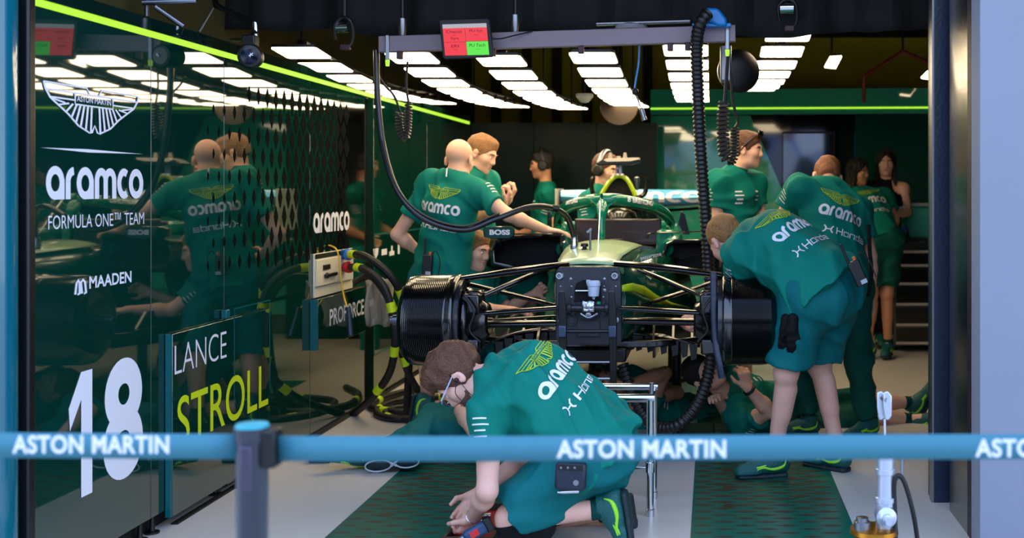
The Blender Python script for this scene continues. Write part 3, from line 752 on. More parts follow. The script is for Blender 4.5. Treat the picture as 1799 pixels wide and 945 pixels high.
for x in (983, 1264):
    mb = MB(); mb.box(at(x, 368, WD+.08), (.018, .42, .33)); car_part(mb, 'end_plate', mat('endplate', (182, 176, 160), .35), wing, bevel=.004)
# ---- front suspension: aerofoil legs
DA = 5.7
legs = [((812, 489, DA), (930, 473, DA+.02), (1000, 464, DA+.08), .017, 1.1), ((834, 526, DA+.03), None, (958, 472, DA+.25), .013, 1), ((816, 497, DA+.1), None, (978, 537, DA+.25), .011, 1),
        ((818, 553, DA-.06), None, (978, 541, DA-.04), .013, 1), ((806, 570, DA), None, (978, 568, DA+.02), .018, 1), ((832, 564, DA+.2), None, (975, 555, DA+.3), .006, 1),
        ((1268, 484, DA), (1180, 472, DA+.02), (1080, 463, DA+.08), .017, 1.1), ((1246, 524, DA+.03), None, (1122, 474, DA+.25), .013, 1), ((1252, 496, DA+.1), None, (1128, 537, DA+.35), .011, 1),
        ((1262, 551, DA-.06), None, (1088, 541, DA-.04), .013, 1), ((1266, 566, DA), None, (1096, 563, DA+.02), .018, 1), ((1250, 566, DA-.02), None, (1110, 562, DA+.3), .006, 1)]
for a, m_, b, r, k in legs:
    P = [at(*q) for q in (a, m_, b) if q]
    if len(P) == 2: P = [P[0], P[0].lerp(P[1], .5), P[1]]
    P = spline(P, 5)
    mb = MB(); mb.tube(P, [r*(.9+.2*math.sin(PI*i/(len(P)-1))) for i in range(len(P))], 14, flat=((0, 1, 0), 2.2)); car_part(mb, 'suspension_arm', M_gold)
# steering rack beam between the lower joints, in front of the bulkhead
# ---- drums (brake fairings) with axle stubs
def drum(sign, px_in, px_out, stub, lab=None):
    cz = H-(562-335)*DA/F; x_in = (px_in-CX)*DA/F; x_out = (px_out-CX)*DA/F; ax = Vector((1 if x_out > x_in else -1, 0, 0)); L = abs(x_out-x_in); R0 = .222
    prof = [(0, R0*.9), (.004, R0+.006), (.018, R0+.008), (.03, R0+.002), (.04, R0+.002)]
    n = 46; s0 = .045; s1 = L-.035
    for i in range(n):
        h = s0+(s1-s0)*i/(n-1); prof.append((h, R0+(.0034 if i % 2 else -.0012)-.012*max(0, (h-s1+.05)/.05)**2*.6))
    prof += [(L-.022, R0-.018), (L-.008, R0-.035), (L, R0-.06), (L+.002, .1), (L+.002, .0)]
    mb = MB(); mb.lathe((x_in, DA, cz), ax, prof, 72); d = car_part(mb, 'brake_drum', mat('drum_carbon', (6, 6, 7), .17, coat=.6, spec=.7), angle=80)
    mb = MB(); mb.lathe((x_in, DA, cz), -ax, [(-.01, R0*.93), (.02, R0*.95), (.022, R0*.86), (.004, R0*.84)], 64); car_part(mb, 'drum_rim', mat('rim_dark', (26, 27, 34), .3, coat=.4), d)
    mb = MB(); mb.lathe((x_out, DA, cz), ax, [(0, .036), (.012, .036), (.014, .027), (.03, .027), (.032, .031), (.04, .031), (.042, .025), (.06, .025), (.062, .018), (.075, .018), (.08, .010)], 24); car_part(mb, 'axle_stub', mat('axle_steel', (96, 98, 108), .25, metal=1.), d)
    # upright, caliper, hose
    mb = MB(); xi = x_in-ax.x*.07
    mb.box((x_in-ax.x*.05, DA, cz), (.11, .13, .30)); mb.lathe((x_in-ax.x*.02, DA, cz), -ax, [(0, .17), (.03, .16), (.05, .12), (.12, .08)], 30); mb.box((x_in-ax.x*.06, DA-.08, cz+.09), (.10, .08, .10)); mb.box((x_in-ax.x*.06, DA-.07, cz-.12), (.09, .1, .08))
    up = car_part(mb, 'upright', M_carbon, bevel=.012)
    mb = MB(); mb.tube(spline([(x_in-ax.x*.04, DA-.14, cz+.14), (x_in-ax.x*.09, DA-.15, cz+.06), (x_in-ax.x*.07, DA-.16, cz-.03), (x_in-ax.x*.12, DA-.15, cz-.09)], 6), .005, 6); car_part(mb, 'brake_line', M_rubber, up)
    return d
drum(-1, 812, 712, 684); drum(1, 1268, 1364, 1408)
# ---- front bulkhead
BD = 5.70
mb = MB(); P = [(977, 476), (983, 469), (1084, 469), (1090, 476), (1092, 600), (1078, 606), (985, 606), (976, 596)]
mb.prism([at(x, y, BD) for x, y in P], (0, .02, 0)); bulk = car_part(mb, 'front_bulkhead', M_bulk, bevel=.004)
for x in (983, 1080):
    mb = MB(); mb.lathe(at(x, 484, BD), (0, -1, 0), [(0, .022), (.008, .022), (.012, .017), (.012, .008), (.02, .008), (.024, .004)], 20); car_part(mb, 'nose_mount', M_chrome, bulk)
for x, y, r in ((1003, 490, .007), (1062, 490, .007), (1004, 522, .005), (1060, 522, .005), (985, 503, .004), (1082, 503, .004), (1004, 503, .004), (1061, 503, .004), (1062, 510, .009)):
    mb = MB(); mb.lathe(at(x, y, BD), (0, -1, 0), [(0, r), (.004, r), (.005, r*.5)], 12); car_part(mb, 'bolt', M_steel, bulk)
mb = MB(); mb.prism([at(x, y, BD-.004) for x, y in ((1009, 530), (1009, 508), (1013, 497), (1024, 492), (1050, 492), (1056, 500), (1056, 530))], (0, .004, 0)); car_part(mb, 'recess', M_dark, bulk)
mb = MB(); mb.tube([at(1011, 511, BD-.02), at(1040, 511, BD-.02)], .005, 8); mb.tube([at(1045, 540, BD-.02), at(1000, 545, BD-.02), at(988, 552, BD-.03)], .004, 8); car_part(mb, 'brake_pipe', M_chrome, bulk)
mb = MB(); mb.lathe(at(1043, 521, BD-.045), (0, 0, 1), [(-.014, .006), (0, .008), (.002, .026), (.052, .03), (.053, .034), (.072, .034), (.075, .03), (.08, .03)], 24); mb.box(at(1034, 495, BD-.03), (.02, .03, .02)); car_part(mb, 'fluid_reservoir', M_res, bulk, bevel=.002)
# steering rack and hinge
mb = MB(); mb.tube([at(983, 541, BD-.05), at(1084, 541, BD-.05)], .016, 12)
for x in (990, 1000, 1066, 1078): mb.lathe(at(x, 541, BD-.05), (1, 0, 0), [(-.012, .02), (-.008, .026), (.008, .026), (.012, .02)], 14)
for x0, x1 in ((996, 1016), (1050, 1072)): mb.prism([at(x, y, BD-.03) for x, y in ((x0, 545), ((x0+x1)/2, 526), (x1, 545), ((x0+x1)/2, 556))], (0, .02, 0))
car_part(mb, 'steering_rack', M_bulk, bulk, bevel=.002)
mb = MB()
for i in range(5):
    for j in range(4):
        pass
random.seed(3)
g = [[at(1023+i*4.2, 529+j*4.6+random.uniform(-.8, .8), BD-.075-random.uniform(0, .008)) for i in range(6)] for j in range(5)]
mb.grid(g); o = car_part(mb, 'foil_wrap', mat('crumpled_foil', (216, 222, 226), .18, metal=1., bump=.6, bscale=90), bulk, angle=5); o.modifiers.new('s', 'SOLIDIFY').thickness = .003
mb = MB(); mb.tube(spline([at(1020, 551, BD-.05), at(1034, 558, BD-.055), at(1050, 551, BD-.05)], 5), .007, 8); mb.lathe(at(1034, 553, BD-.05), (0, -1, 0), [(0, .014), (.01, .014), (.012, .006)], 14); mb.lathe(at(986, 563, BD-.02), (0, -1, 0), [(0, .016), (.012, .014), (.014, .006)], 14); mb.lathe(at(1083, 562, BD-.02), (0, -1, 0), [(0, .016), (.012, .014), (.014, .006)], 14); car_part(mb, 'rack_clamp', M_steel, bulk)
mb = MB(); mb.lathe(at(1004, 562, BD-.002), (0, -1, 0), [(0, .03), (.006, .03), (.008, .018), (.012, .018)], 20); mb.box(at(1034, 577, BD-.006), (.11, .012, .08)); car_part(mb, 'lower_plate', mat('weave', (52, 54, 62), .4, bump=.5, bscale=400), bulk, bevel=.003)
mb = MB(); mb.box(at(1052, 532, BD-.05), (.016, .01, .012)); car_part(mb, 'green_connector', mat('green_plastic', (0, 150, 110), .4), bulk)
# ---- floor with fences, bib, underbody
mb = MB(); P = [(-.5, 6.08), (-.3, 5.95), (.3, 5.95), (.5, 6.08), (.76, 6.3), (.78, 9.2), (-.78, 9.2), (-.76, 6.3)]
mb.prism([(x-.613, y, .60) for x, y in P], (0, 0, .035)); car_part(mb, 'floor_pan', M_carbon, bevel=.006)
mb = MB(); mb.bx(-.613-.17, -.613+.17, 5.9, 9, .53, .6); car_part(mb, 'plank', M_black, bevel=.01)
for sg in (-1, 1):
    for i in range(5):
        x = -.613+sg*(.30+.10*i); y0 = 6.0+.12*i
        mb = MB(); mb.prism([(x, y0, .63), (x, y0+.12, .72), (x, y0+.5, .70), (x, y0+.55, .50), (x, y0+.06, .53)], (sg*.012, 0, 0)); car_part(mb, 'floor_fence', M_carbon)
    P = [at(*q) for q in (((848, 610, 6.0), (880, 596, 6.0), (915, 587, 6.05), (960, 583, 6.1), (976, 584, 6.1)) if sg < 0 else ((1230, 612, 6.0), (1200, 602, 6.0), (1165, 596, 6.05), (1120, 590, 6.1), (1092, 588, 6.1)))]
    mb = MB(); rows = [[p+Vector((0, 0, .012)) for p in spline(P, 4)], [p+Vector((0, .5, -.01)) for p in spline(P, 4)]]; mb.grid(rows); o = car_part(mb, 'floor_lip', M_carbon); o.modifiers.new('s', 'SOLIDIFY').thickness = .01
    mb = MB()
    S = spline([p for p in P], 6)
    for i in range(4, len(S)-2, 3):
        p = S[i]; mb.prism([p+Vector((0, 0, 0)), p+Vector((.045, 0, 0)), p+Vector((.04, 0, -.075)), p+Vector((.012, 0, -.085))], (0, .03, 0))
    car_part(mb, 'edge_teeth', M_black)
# tow-height jack frame hooked on the bulkhead
fr = empty('nose_frame', at(1035, 760, 5.55), 'black ladder-like frame hooked on the bare bulkhead of the racing car', 'frame')
for x in (988, 1076):
    mb = MB(); w = 7
    mb.prism([at(x-w, 512, 5.54), at(x+w*.4, 512, 5.54), at(x+w, 560, 5.54), at(x+w, 690, 5.54), at(x-w*.6, 690, 5.54), at(x-w, 560, 5.54)], (0, .03, 0)); mb.build('rail', M_black, fr, bevel=.004)
    mb = MB(); mb.box(at(x, 582, 5.53), (.036, .03, .055)); mb.build('clamp', mat('blue_steel', (92, 104, 130), .3, metal=.8), fr, bevel=.004)
for y, r in ((582, .010), (636, .006), (665, .008), (690, .006)):
    mb = MB(); mb.tube([at(988, y, 5.555), at(1078, y, 5.555)], r, 10); mb.build('cross_bar', M_black if y < 600 else M_steel, fr)

mb = MB(); mb.tube(spline([at(1253, 478, 5.56), at(1254, 540, 5.54), at(1257, 600, 5.52), at(1264, 640, 5.5), at(1268, 664, 5.5)], 6), .016, 10, flat=((0, 1, 0), .5)); car_part(mb, 'tether_strap', M_navy)
# =================================================================== people
def skin(name, c):
    m = mat(name, c, .5, vary=.08, vscale=14, bump=.08, bscale=180); b = m.node_tree.nodes['Principled BSDF']
    b.inputs['Subsurface Weight'].default_value = .12; b.inputs['Subsurface Radius'].default_value = (.012, .004, .002); return m
SK_FAIR = skin('skin_fair', (232, 178, 148)); SK_TAN = skin('skin_tan', (198, 140, 104)); SK_PINK = skin('skin_pink', (226, 172, 150))
def cloth(name, c, bump=.35, bscale=22): return mat(name, c, .75, vary=.06, vscale=5, bump=bump, bscale=bscale, spec=.2, stretch=(1, 1, .45))
C_SHIRT = cloth('teal_polo', (0, 116, 100)); C_SHORT = cloth('teal_shorts', (0, 98, 98)); C_DARK = cloth('dark_teal_cloth', (0, 74, 64)); C_BLACK = cloth('black_cloth', (13, 13, 15))
C_COLLAR = cloth('teal_collar', (2, 100, 86))
H_BROWN = mat('hair_brown', (92, 54, 32), .55, bump=.9, bscale=120, vary=.4, vscale=60); H_RED = mat('hair_auburn', (134, 80, 42), .55, bump=.9, bscale=120, vary=.35, vscale=60)
H_LIGHT = mat('hair_light_brown', (150, 104, 58), .55, bump=.9, bscale=120, vary=.35, vscale=60); H_BLACK = mat('hair_black', (16, 12, 12), .5, bump=.9, bscale=120)
H_STUB = mat('hair_stubble', (112, 74, 50), .7, bump=.9, bscale=300, vary=.4, vscale=120)
M_EYE = mat('eye_white', (230, 226, 220), .2); M_IRIS = mat('iris', (50, 60, 60), .2); M_LIP = mat('lip', (186, 104, 92), .5)
def shoe_mat():
    m = mat('trainer_upper', (0, 74, 70), .55, bump=.5, bscale=150); nt = m.node_tree; b = nt.nodes['Principled BSDF']
    tc = nt.nodes.new('ShaderNodeTexCoord'); w = nt.nodes.new('ShaderNodeTexWave'); w.inputs['Scale'].default_value = 3.2; w.inputs['Distortion'].default_value = 14; w.inputs['Detail'].default_value = 1; w.inputs['Detail Scale'].default_value = .8
    cr = nt.nodes.new('ShaderNodeValToRGB'); e = cr.color_ramp.elements; e[0].position = .90; e[0].color = srgb(0, 84, 80); e[1].position = .93; e[1].color = srgb(150, 226, 40)
    nt.links.new(tc.outputs['Object'], w.inputs[0]); nt.links.new(w.outputs[0], cr.inputs[0]); nt.links.new(cr.outputs[0], b.inputs['Base Color']); return m
M_SHOE = mat('trainer_upper', (0, 84, 80), .55, bump=.5, bscale=150); M_STRIPE = mat('trainer_stripe', (150, 226, 40), .45); M_SOLE = mat('trainer_sole', (22, 40, 44), .6); M_SOCK = cloth('sock', (0, 60, 56))
def unit(v): return Vector(v).normalized()
def folds_fn(amp, seed, f=34):
    r = random.Random(seed); K = [(unit((r.uniform(-1, 1), r.uniform(-1, 1), r.uniform(-1, 1))), unit((r.uniform(-1, 1), r.uniform(-1, 1), r.uniform(-1, 1))), r.uniform(.7, 1.5)*f, r.uniform(0, 6)) for _ in range(4)]
    def g(X, Y, Z):
        s = 0
        for a, b, w, p in K:
            s = s+(.5+.5*np.sin((X*a.x+Y*a.y+Z*a.z)*w+p+2.2*np.sin((X*b.x+Y*b.y+Z*b.z)*w*.35+p*2)))**3-.3
        return (-amp/1.0)*s
    return g
class Rig: pass
def head_frame(f, up):
    y = unit(f); z = Vector(up); z = (z-y*z.dot(y)).normalized(); x = y.cross(z); return x, y, z
def add_head(S, c, fr, s=1., ears=True):
    x, y, z = fr; M = np.array([list(x), list(y), list(z)]).T
    L = lambda a, b, d: c+(x*a+y*b+z*d)*s
    E = lambda p, r, k=.015, op='+': (S.ell(L(*p), [q*s for q in r], M, k*s, op))
    E((0, -.012, .040), (.075, .097, .084), .03); E((0, .03, -.028), (.058, .060, .083), .03)
    S.ball(L(0, .066, -.095), .020*s, .022*s); E((0, .02, -.075), (.052, .05, .032), .03)
    for g in (-1, 1):
        S.ball(L(g*.040, .055, -.022), .024*s, .03*s); S.cone(L(0, .083, .022), L(g*.042, .072, .024), .011*s, .009*s, .014*s)
        S.ball(L(g*.031, .097, .001), .014*s, .012*s, '-'); S.ball(L(g*.031, .073, .0), .0135*s, .004*s)
        if ears:
            E((g*.081, -.010, -.008), (.010, .019, .033), .008); S.ball(L(g*.093, -.004, -.008), .010*s, .008*s, '-')
    S.cone(L(0, .086, .014), L(0, .101, -.028), .0085*s, .0115*s, .016*s)
    for g in (-1, 1): S.ball(L(g*.012, .094, -.033), .009*s, .010*s)
    E((0, .082, -.057), (.023, .012, .0065), .008); E((0, .080, -.069), (.021, .012, .0075), .008)
    S.cone(L(-.02, .099, -.063), L(.02, .099, -.063), .003*s, None, .005*s, '-')
def hair_solid(c, fr, style, s, h, m, parent, seed=1):
    x, y, z = fr; M = np.array([list(x), list(y), list(z)]).T; L = lambda a, b, d: c+(x*a+y*b+z*d)*s; S = Solid()
    E = lambda p, r, k=.015, op='+': (S.ell(L(*p), [q*s for q in r], M, k*s, op))
    t = {'short': .006, 'buzz': .003, 'wavy': .017, 'long': .014}[style]
    E((0, -.014, .044), (.076+t, .099+t, .085+t*1.2), .02)
    if style == 'wavy': E((0, .045, .095), (.06, .05, .035), .03); E((0, -.05, -.02), (.070, .055, .06), .02)
    if style == 'short': E((0, .04, .092), (.055, .045, .03), .02); E((0, -.055, -.01), (.062, .05, .05), .02)
    if style == 'buzz': E((0, -.055, -.01), (.060, .048, .05), .02)
    if style == 'long':
        E((0, -.06, -.05), (.085, .06, .13), .03)
        for g in (-1, 1): S.cone(L(g*.072, 0, .03), L(g*.09, .0, -.25), .03*s, .022*s, .03*s)
    E((0, .118, -.048) if style != 'long' else (0, .14, -.015), (.13, .104, .108) if style != 'long' else (.066, .12, .10), .01, '-')
    if style != 'long':
        for g in (-1, 1): E((g*.09, .03, -.05), (.03, .055, .06), .01, '-'); E((g*.083, -.005, -.012), (.02, .024, .036), .006, '-')
        S.cutplane(L(0, 0, -.06), -z-y*.35)
    return solid_obj('hair', S, h, m, parent, folds_fn(.004 if style in ('wavy', 'long') else .002, seed, 105))
def hand_prims(S, w, d, pn, th, curl=.6, s=1., glove=0., spread=.1):
    d = unit(d); pn = Vector(pn); pn = (pn-d*pn.dot(d)).normalized(); th = Vector(th); th = (th-d*th.dot(d)-pn*th.dot(pn)).normalized(); g = glove
    S.ecap(w+d*.012*s, w+d*.078*s, th, (.030*s+g, .018*s+g), (.038*s+g, .014*s+g), .012)
    for i in range(4):
        b = w+d*(.088-.006*abs(i-1))*s+th*(.029-.0195*i)*s; L = (.072, .080, .074, .058)[i]*s; a = 0; p = b; dd = unit(d+th*spread*(1.5-i)*.3)
        for seg, ang in ((.45, 48), (.3, 60), (.25, 40)):
            a += math.radians(ang)*curl; q = p+(dd*math.cos(a)+pn*math.sin(a))*L*seg
            S.cone(p, q, (.0095 if seg > .4 else .0087)*s+g, (.0088 if seg > .4 else .0078)*s+g, .006); p = q
    p = w+d*.026*s+th*.028*s; q = p+unit(d*.62+th*.62+pn*.35)*.046*s; S.cone(w+d*.01*s+th*.012*s, p, .016*s+g, .014*s+g, .012); S.cone(p, q, .0125*s+g, .0105*s+g, .01)
    S.cone(q, q+unit(d*.85+th*.15+pn*(.3+.4*curl))*.034*s, .0102*s+g, .0085*s+g, .006)
def shoe(parent, ankle, toe, up, lat, s=1., h=.006):
    t = unit(toe); n = Vector(up); n = (n-t*n.dot(t)).normalized(); l = n.cross(t)
    A = lambda a, b, c=0: ankle+(t*a+n*b+l*c)*s
    S = Solid(); S.cone(A(-.035, -.045), A(.03, -.035), .038*s, .043*s, .03); S.cone(A(.02, -.035), A(.15, -.062), .042*s, .032*s, .03); S.ecap(A(.10, -.068), A(.175, -.07), l, (.043*s, .028*s), (.038*s, .022*s), .02)
    S.cone(A(-.012, -.03), A(-.012, .022), .044*s, .046*s, .02, cut1=True); S.cutplane(A(0, -.078), -n)
    r = solid_obj('shoe', S, h, M_SHOE, parent)
    S = Solid(); S.ecap(A(-.045, -.088), A(.06, -.090), l, (.040*s, .016*s), (.038*s, .014*s), .01); S.ecap(A(.06, -.090), A(.175, -.086), l, (.038*s, .014*s), (.044*s, .013*s), .01)
    solid_obj('sole', S, h, M_SOLE, r)
    for c in (-1, 1):
        mb = MB(); mb.tube(spline([A(-.045, -.012, c*.034), A(-.03, -.04, c*.0405), A(.02, -.052, c*.043), A(.07, -.045, c*.0415), A(.115, -.062, c*.0375)], 5), [.002, .003, .004, .005, .006, .008, .009, .010, .010, .0095, .009, .008, .007, .007, .006, .005, .005, .004, .003, .003, .002][:21], 8); mb.tube(spline([A(.03, -.02, c*.041), A(.06, -.035, c*.041), A(.1, -.045, c*.037)], 5), .004, 6)
        mb.build('side_stripe', M_STRIPE, r)
    mb = MB()
    for k in range(4): mb.tube([A(.05+.022*k, -.012-.007*k, -.02), A(.055+.022*k, -.004-.007*k, 0), A(.05+.022*k, -.012-.007*k, .02)], .0035*s, 6)
    mb.build('laces', M_SOCK, r)
    return r
def person(label, J, hairstyle=None, hair=None, sk=SK_FAIR, bottom='shorts', s=1., h=.007, group=None, shirt=C_SHIRT, short=C_SHORT, back=True, legs=True, arms=True, fold=.007, seed=1, beard=None, eyes=True, sleeve=.6, bow=0., socks=True, hands=None, front=False, calf=True, collar=True, shoulder_w=.18, fat=1., sides=True, short_len=.86, bare=None):
    """J: pelvis, neck, head, face, up, front (where the chest points), elbowL/R, wristL/R, kneeL/R, ankleL/R, toeL/R"""
    pel, nek, hd = J['pelvis'], J['neck'], J['head']; ax = unit(nek-pel); fr = Vector(J['lat']).cross(ax) if 'lat' in J else Vector(J['front']); fr = (fr-ax*fr.dot(ax)).normalized(); lat = ax.cross(fr)     # person's left
    fp = Vector(J.get('pfront', fr)); 
    base = Vector((pel.x, pel.y, 0)); root = empty('person', base, label, 'person', group)
    R = Rig(); R.root = root; R.ax, R.fr, R.lat = ax, fr, lat
    mid = pel.lerp(nek, .42)-fr*bow*.6; che = pel.lerp(nek, .70)-fr*bow; top = nek-ax*.045*s
    R.chest = che
    hf = head_frame(J['face'], J['up']); legup = Vector(J.get('pax', ax))
    sh = {g: J.get('shoulder'+g) or (nek-ax*.082*s+lat*(shoulder_w*s*q)+fr*.01) for g, q in (('L', 1), ('R', -1))}
    plat = Vector(J.get('plat', lat)); hip = {g: pel+plat*(.088*s*q)-legup*.03 for g, q in (('L', 1), ('R', -1))}
    S = Solid()
    # ---- body
    S.ecap(pel-ax*.05, pel+ax*.05, lat, (.150*s*fat, .10*s*fat), (.145*s*fat, .10*s*fat), .04)
    S.ecap(pel+ax*.05, mid, lat, (.140*s*fat, .095*s*fat), (.135*s*fat, .095*s*fat), .04); S.ecap(mid, che, lat, (.135*s*fat, .095*s*fat), (.155*s, .108*s), .04); S.ecap(che, top, lat, (.155*s, .105*s), (.09*s, .065*s), .04)
    S.cone(sh['L'], sh['R'], .048*s, None, .03)
    for g, q in (('L', 1), ('R', -1)): S.cone(nek-ax*.012*s+lat*q*.035*s, sh[g], .040*s, .044*s, .05)
    hb = hd+hf[2]*-.055*s-hf[1]*.022*s; S.cone(nek-ax*.03*s+fr*.012, hb, .056*s, .052*s, .025)
    add_head(S, hd, hf, s)
    if arms:
        for g in 'LR':
            e, w = J['elbow'+g], J['wrist'+g]
            S.cone(sh[g], sh[g].lerp(e, .5), .050*s, .046*s, .03); S.cone(sh[g].lerp(e, .5), e, .046*s, .038*s, .02); S.cone(e, e.lerp(w, .3), .038*s, .041*s, .02); S.cone(e.lerp(w, .3), w, .041*s, .026*s, .02)
            hk = (hands or {}).get(g, {})
            if hk.get('none'): continue
            d = Vector(hk.get('dir', w-e)); pn = Vector(hk.get('palm', -lat if g == 'L' else lat)); th = Vector(hk.get('thumb', fr))
            if hk.get('glove'):
                G = Solid(); hand_prims(G, w, d, pn, th, hk.get('curl', .6), s, .004); G.cone(w-unit(d)*.03, w+unit(d)*.03, .033*s, .034*s, .01); solid_obj('glove', G, min(h, .005), C_BLACK, root)
            else: hand_prims(S, w, d, pn, th, hk.get('curl', .6), s)
    if legs:
        for g in 'LR':
            k, a = J['knee'+g], J['ankle'+g]; toe = unit(J['toe'+g])
            S.cone(hip[g], k, .085*s, .056*s, .03); S.ball(k+toe*.008, .054*s, .02)
            if bottom == 'shorts' or calf:
                S.cone(k, a, .050*s, .034*s, .02); b = (toe-(a-k).normalized()*toe.dot((a-k).normalized())); b = -b.normalized() if b.length > .05 else -unit(J.get('calf', fr)); S.cone(k.lerp(a, .2)+b*.018*s, k.lerp(a, .5)+b*.012*s, .042*s, .036*s, .03)
            S.cone(a, a+toe*.05-unit(J.get('footup'+g, (0, 0, 1)))*.03, .034*s, .03*s, .02)
    R.body = solid_obj('body', S, h, sk, root)
    # ---- clothes
    S = Solid(); hem = pel-ax*J.get('hem', .06)*s
    S.ecap(hem, mid, lat, (.192*s*fat, .148*s*fat), (.166*s*fat, .124*s*fat), .04, cut0=True); S.ecap(mid, che, lat, (.163*s*fat, .12*s*fat), (.178*s, .130*s), .04); S.ecap(che, top, lat, (.178*s, .128*s), (.10*s, .072*s), .04)
    S.cone(sh['L'], sh['R'], .058*s, None, .07)
    for g, q in (('L', 1), ('R', -1)): S.cone(nek-ax*.022*s+lat*q*.04*s, sh[g], .052*s, .056*s, .07)
    for g in 'LR':
        if g != bare:
            e = J['elbow'+g]; q = sh[g].lerp(e, sleeve); S.cone(sh[g], q, .061*s, .072*s, .07, cut1=True)
    # open the cuffs a little so that the hem reads as cloth
    S.ball(hd, .10*s, .0, '-') if (hd-nek).length < .12 else None
    if bare: S.ball(sh[bare]+(lat if bare == 'L' else -lat)*.02+ax*.03, .135*s, .0, '-')
    R.shirt = solid_obj('shirt', S, h, shirt, root, folds_fn(fold, seed))
    if collar:
        S = Solid(); cd = unit(hb-nek); S.cone(nek-ax*.035*s+fr*.012, nek+cd*.032*s+fr*.004, .082*s, .066*s, .0, cut1=True); R.collar = solid_obj('collar', S, h, C_COLLAR if shirt is C_SHIRT else shirt, R.shirt)
    if legs or bottom:
        S = Solid(); S.ecap(pel-ax*.055*s, pel+ax*.05*s, lat, (.166*s*fat, .118*s*fat), (.150*s*fat, .105*s*fat), .03); S.ball(pel-legup*.04*s, .105*s*fat, .04)
        for g in 'LR': S.ball(hip[g]-fr*.018*s, .106*s*fat, .05)
        for g in 'LR':
            k = J['knee'+g]
            if bottom == 'shorts': S.cone(hip[g], hip[g].lerp(k, short_len), .108*s*fat, .092*s*min(fat, 1.14), .04, cut1=True)
            else:
                a = J['ankle'+g]; S.cone(hip[g], k, .104*s*fat, .078*s, .035); S.cone(k, k.lerp(a, .93), .078*s, .066*s, .03, cut1=True)
        R.shorts = solid_obj('shorts' if bottom == 'shorts' else 'trousers', S, h, short, root, folds_fn(fold, seed+50))
    if legs:
        for g in 'LR':
            k, a = J['knee'+g], J['ankle'+g]; up = J.get('footup'+g) or (k-a)
            if socks:
                mb = MB(); v = unit(k-a); mb.tube([a-v*.02, a+v*.02, a+v*.045, a+v*.05], [.043*s, .041*s, .0415*s, .036*s], 20); mb.build('sock', M_SOCK, root)
            shoe(root, a, J['toe'+g], up, None, s, h)
    if hair: R.hair = hair_solid(hd, hf, hairstyle, s, min(h, .006), hair, root, seed)
    x, y, z = hf
    if beard:
        S = Solid(); M = np.array([list(x), list(y), list(z)]).T; L = lambda a, b, d: hd+(x*a+y*b+z*d)*s
        S.ell(L(0, .03, -.058), [.060*s, .062*s, .058*s], M, .01); S.ball(L(0, .064, -.095), .024*s, .02); S.ell(L(0, .0, .0), [.12, .15, .042], M, .005, '-'); S.ell(L(0, .1, -.061), [.026*s, .03*s, .012*s], M, .004, '-'); S.cutplane(L(0, -.02, -.05), -y); solid_obj('beard', S, min(h, .006), beard, root, folds_fn(.001, 3, 200))
    if eyes:
        for g in (-1, 1):
            c = hd+(x*g*.031+y*.0745+z*.0)*s; mb = MB(); mb.ball(c, .0132*s, 14, 0); mb.ball(c+y*.0075*s, .0066*s, 10, 1); mb.build('eye', [M_EYE, M_IRIS], root)
            mb = MB(); mb.tube(spline([hd+(x*g*a+y*b+z*d)*s for a, b, d in ((.014, .094, .021), (.030, .092, .027), (.048, .076, .022))], 4), [.0035*s]*4+[.0045*s]*4+[.002*s], 6); mb.build('eyebrow', hair or H_STUB, root)
        mb = MB(); mb.ball(hd+(y*.0865-z*.0575)*s, (.021*s, .0085*s, .0055*s), 14, 0, Matrix((x, y, z)).transposed()); mb.ball(hd+(y*.0845-z*.0685)*s, (.019*s, .0085*s, .006*s), 14, 0, Matrix((x, y, z)).transposed()); mb.build('lips', M_LIP, root)
    # ---- prints
    sb = bvh_of(R.shirt); r = -lat
    def pr(nm, vf, w, hh, dn, m, du=0., nrm_front=False):
        rr_ = r if not nrm_front else lat
        o = nek-ax*dn*s+rr_*du*s+(-fr if not nrm_front else fr)*.05
        q = Matrix.Rotation(J.get('roll', 0), 3, fr)
        return wrap_letter(nm, fit2(vf, w*s, hh*s), sb, o, q @ rr_, q @ ax, m, R.shirt, .003, .014, .45)
    if back:
        pr('winged_badge', wings2d(.022), .25, .075, .115, M_limeprint, .0); pr('sponsor_word', word_rounded(), .29, .06, .205, M_print); pr('engine_word', word_engine(), .27, .042, .315, M_print)
        mb = MB()
    if front:
        for k, (dx, dn, w, hh) in enumerate(((-.085, .14, .05, .009), (-.085, .165, .06, .008), (-.085, .19, .04, .010), (-.085, .215, .05, .010), (.085, .14, .05, .012), (.085, .17, .035, .009), (.085, .195, .035, .009))): pr('chest_print', ([(0, 0), (1, 0), (1, 1), (0, 1)], [(0, 1, 2, 3)]), w, hh, dn, M_print, dx, True)
    if sides:
        for g in 'LR':
            e = J['elbow'+g]; sd = unit(e-sh[g]); out = (lat if g == 'L' else -lat); out = out-sd*out.dot(sd)
            if out.length < .2: out = -fr-sd*(-fr).dot(sd)
            out.normalize(); rt = (-sd).cross(out)*1
            for k in range(4):
                o = sh[g]+sd*(.035+.022*k)*s+out*.03
                wrap_letter('sleeve_print', fit2(([(0, 0), (1, 0), (1, 1), (0, 1)], [(0, 1, 2, 3)]), (.05, .062, .045, .055)[k], .006), sb, o, rt, -sd, M_print, R.shirt, .003, .014, .3)
    return R
M_print = mat('white_print', (226, 228, 230), .6); M_limeprint = mat('lime_print', (164, 196, 30), .6)
P = at
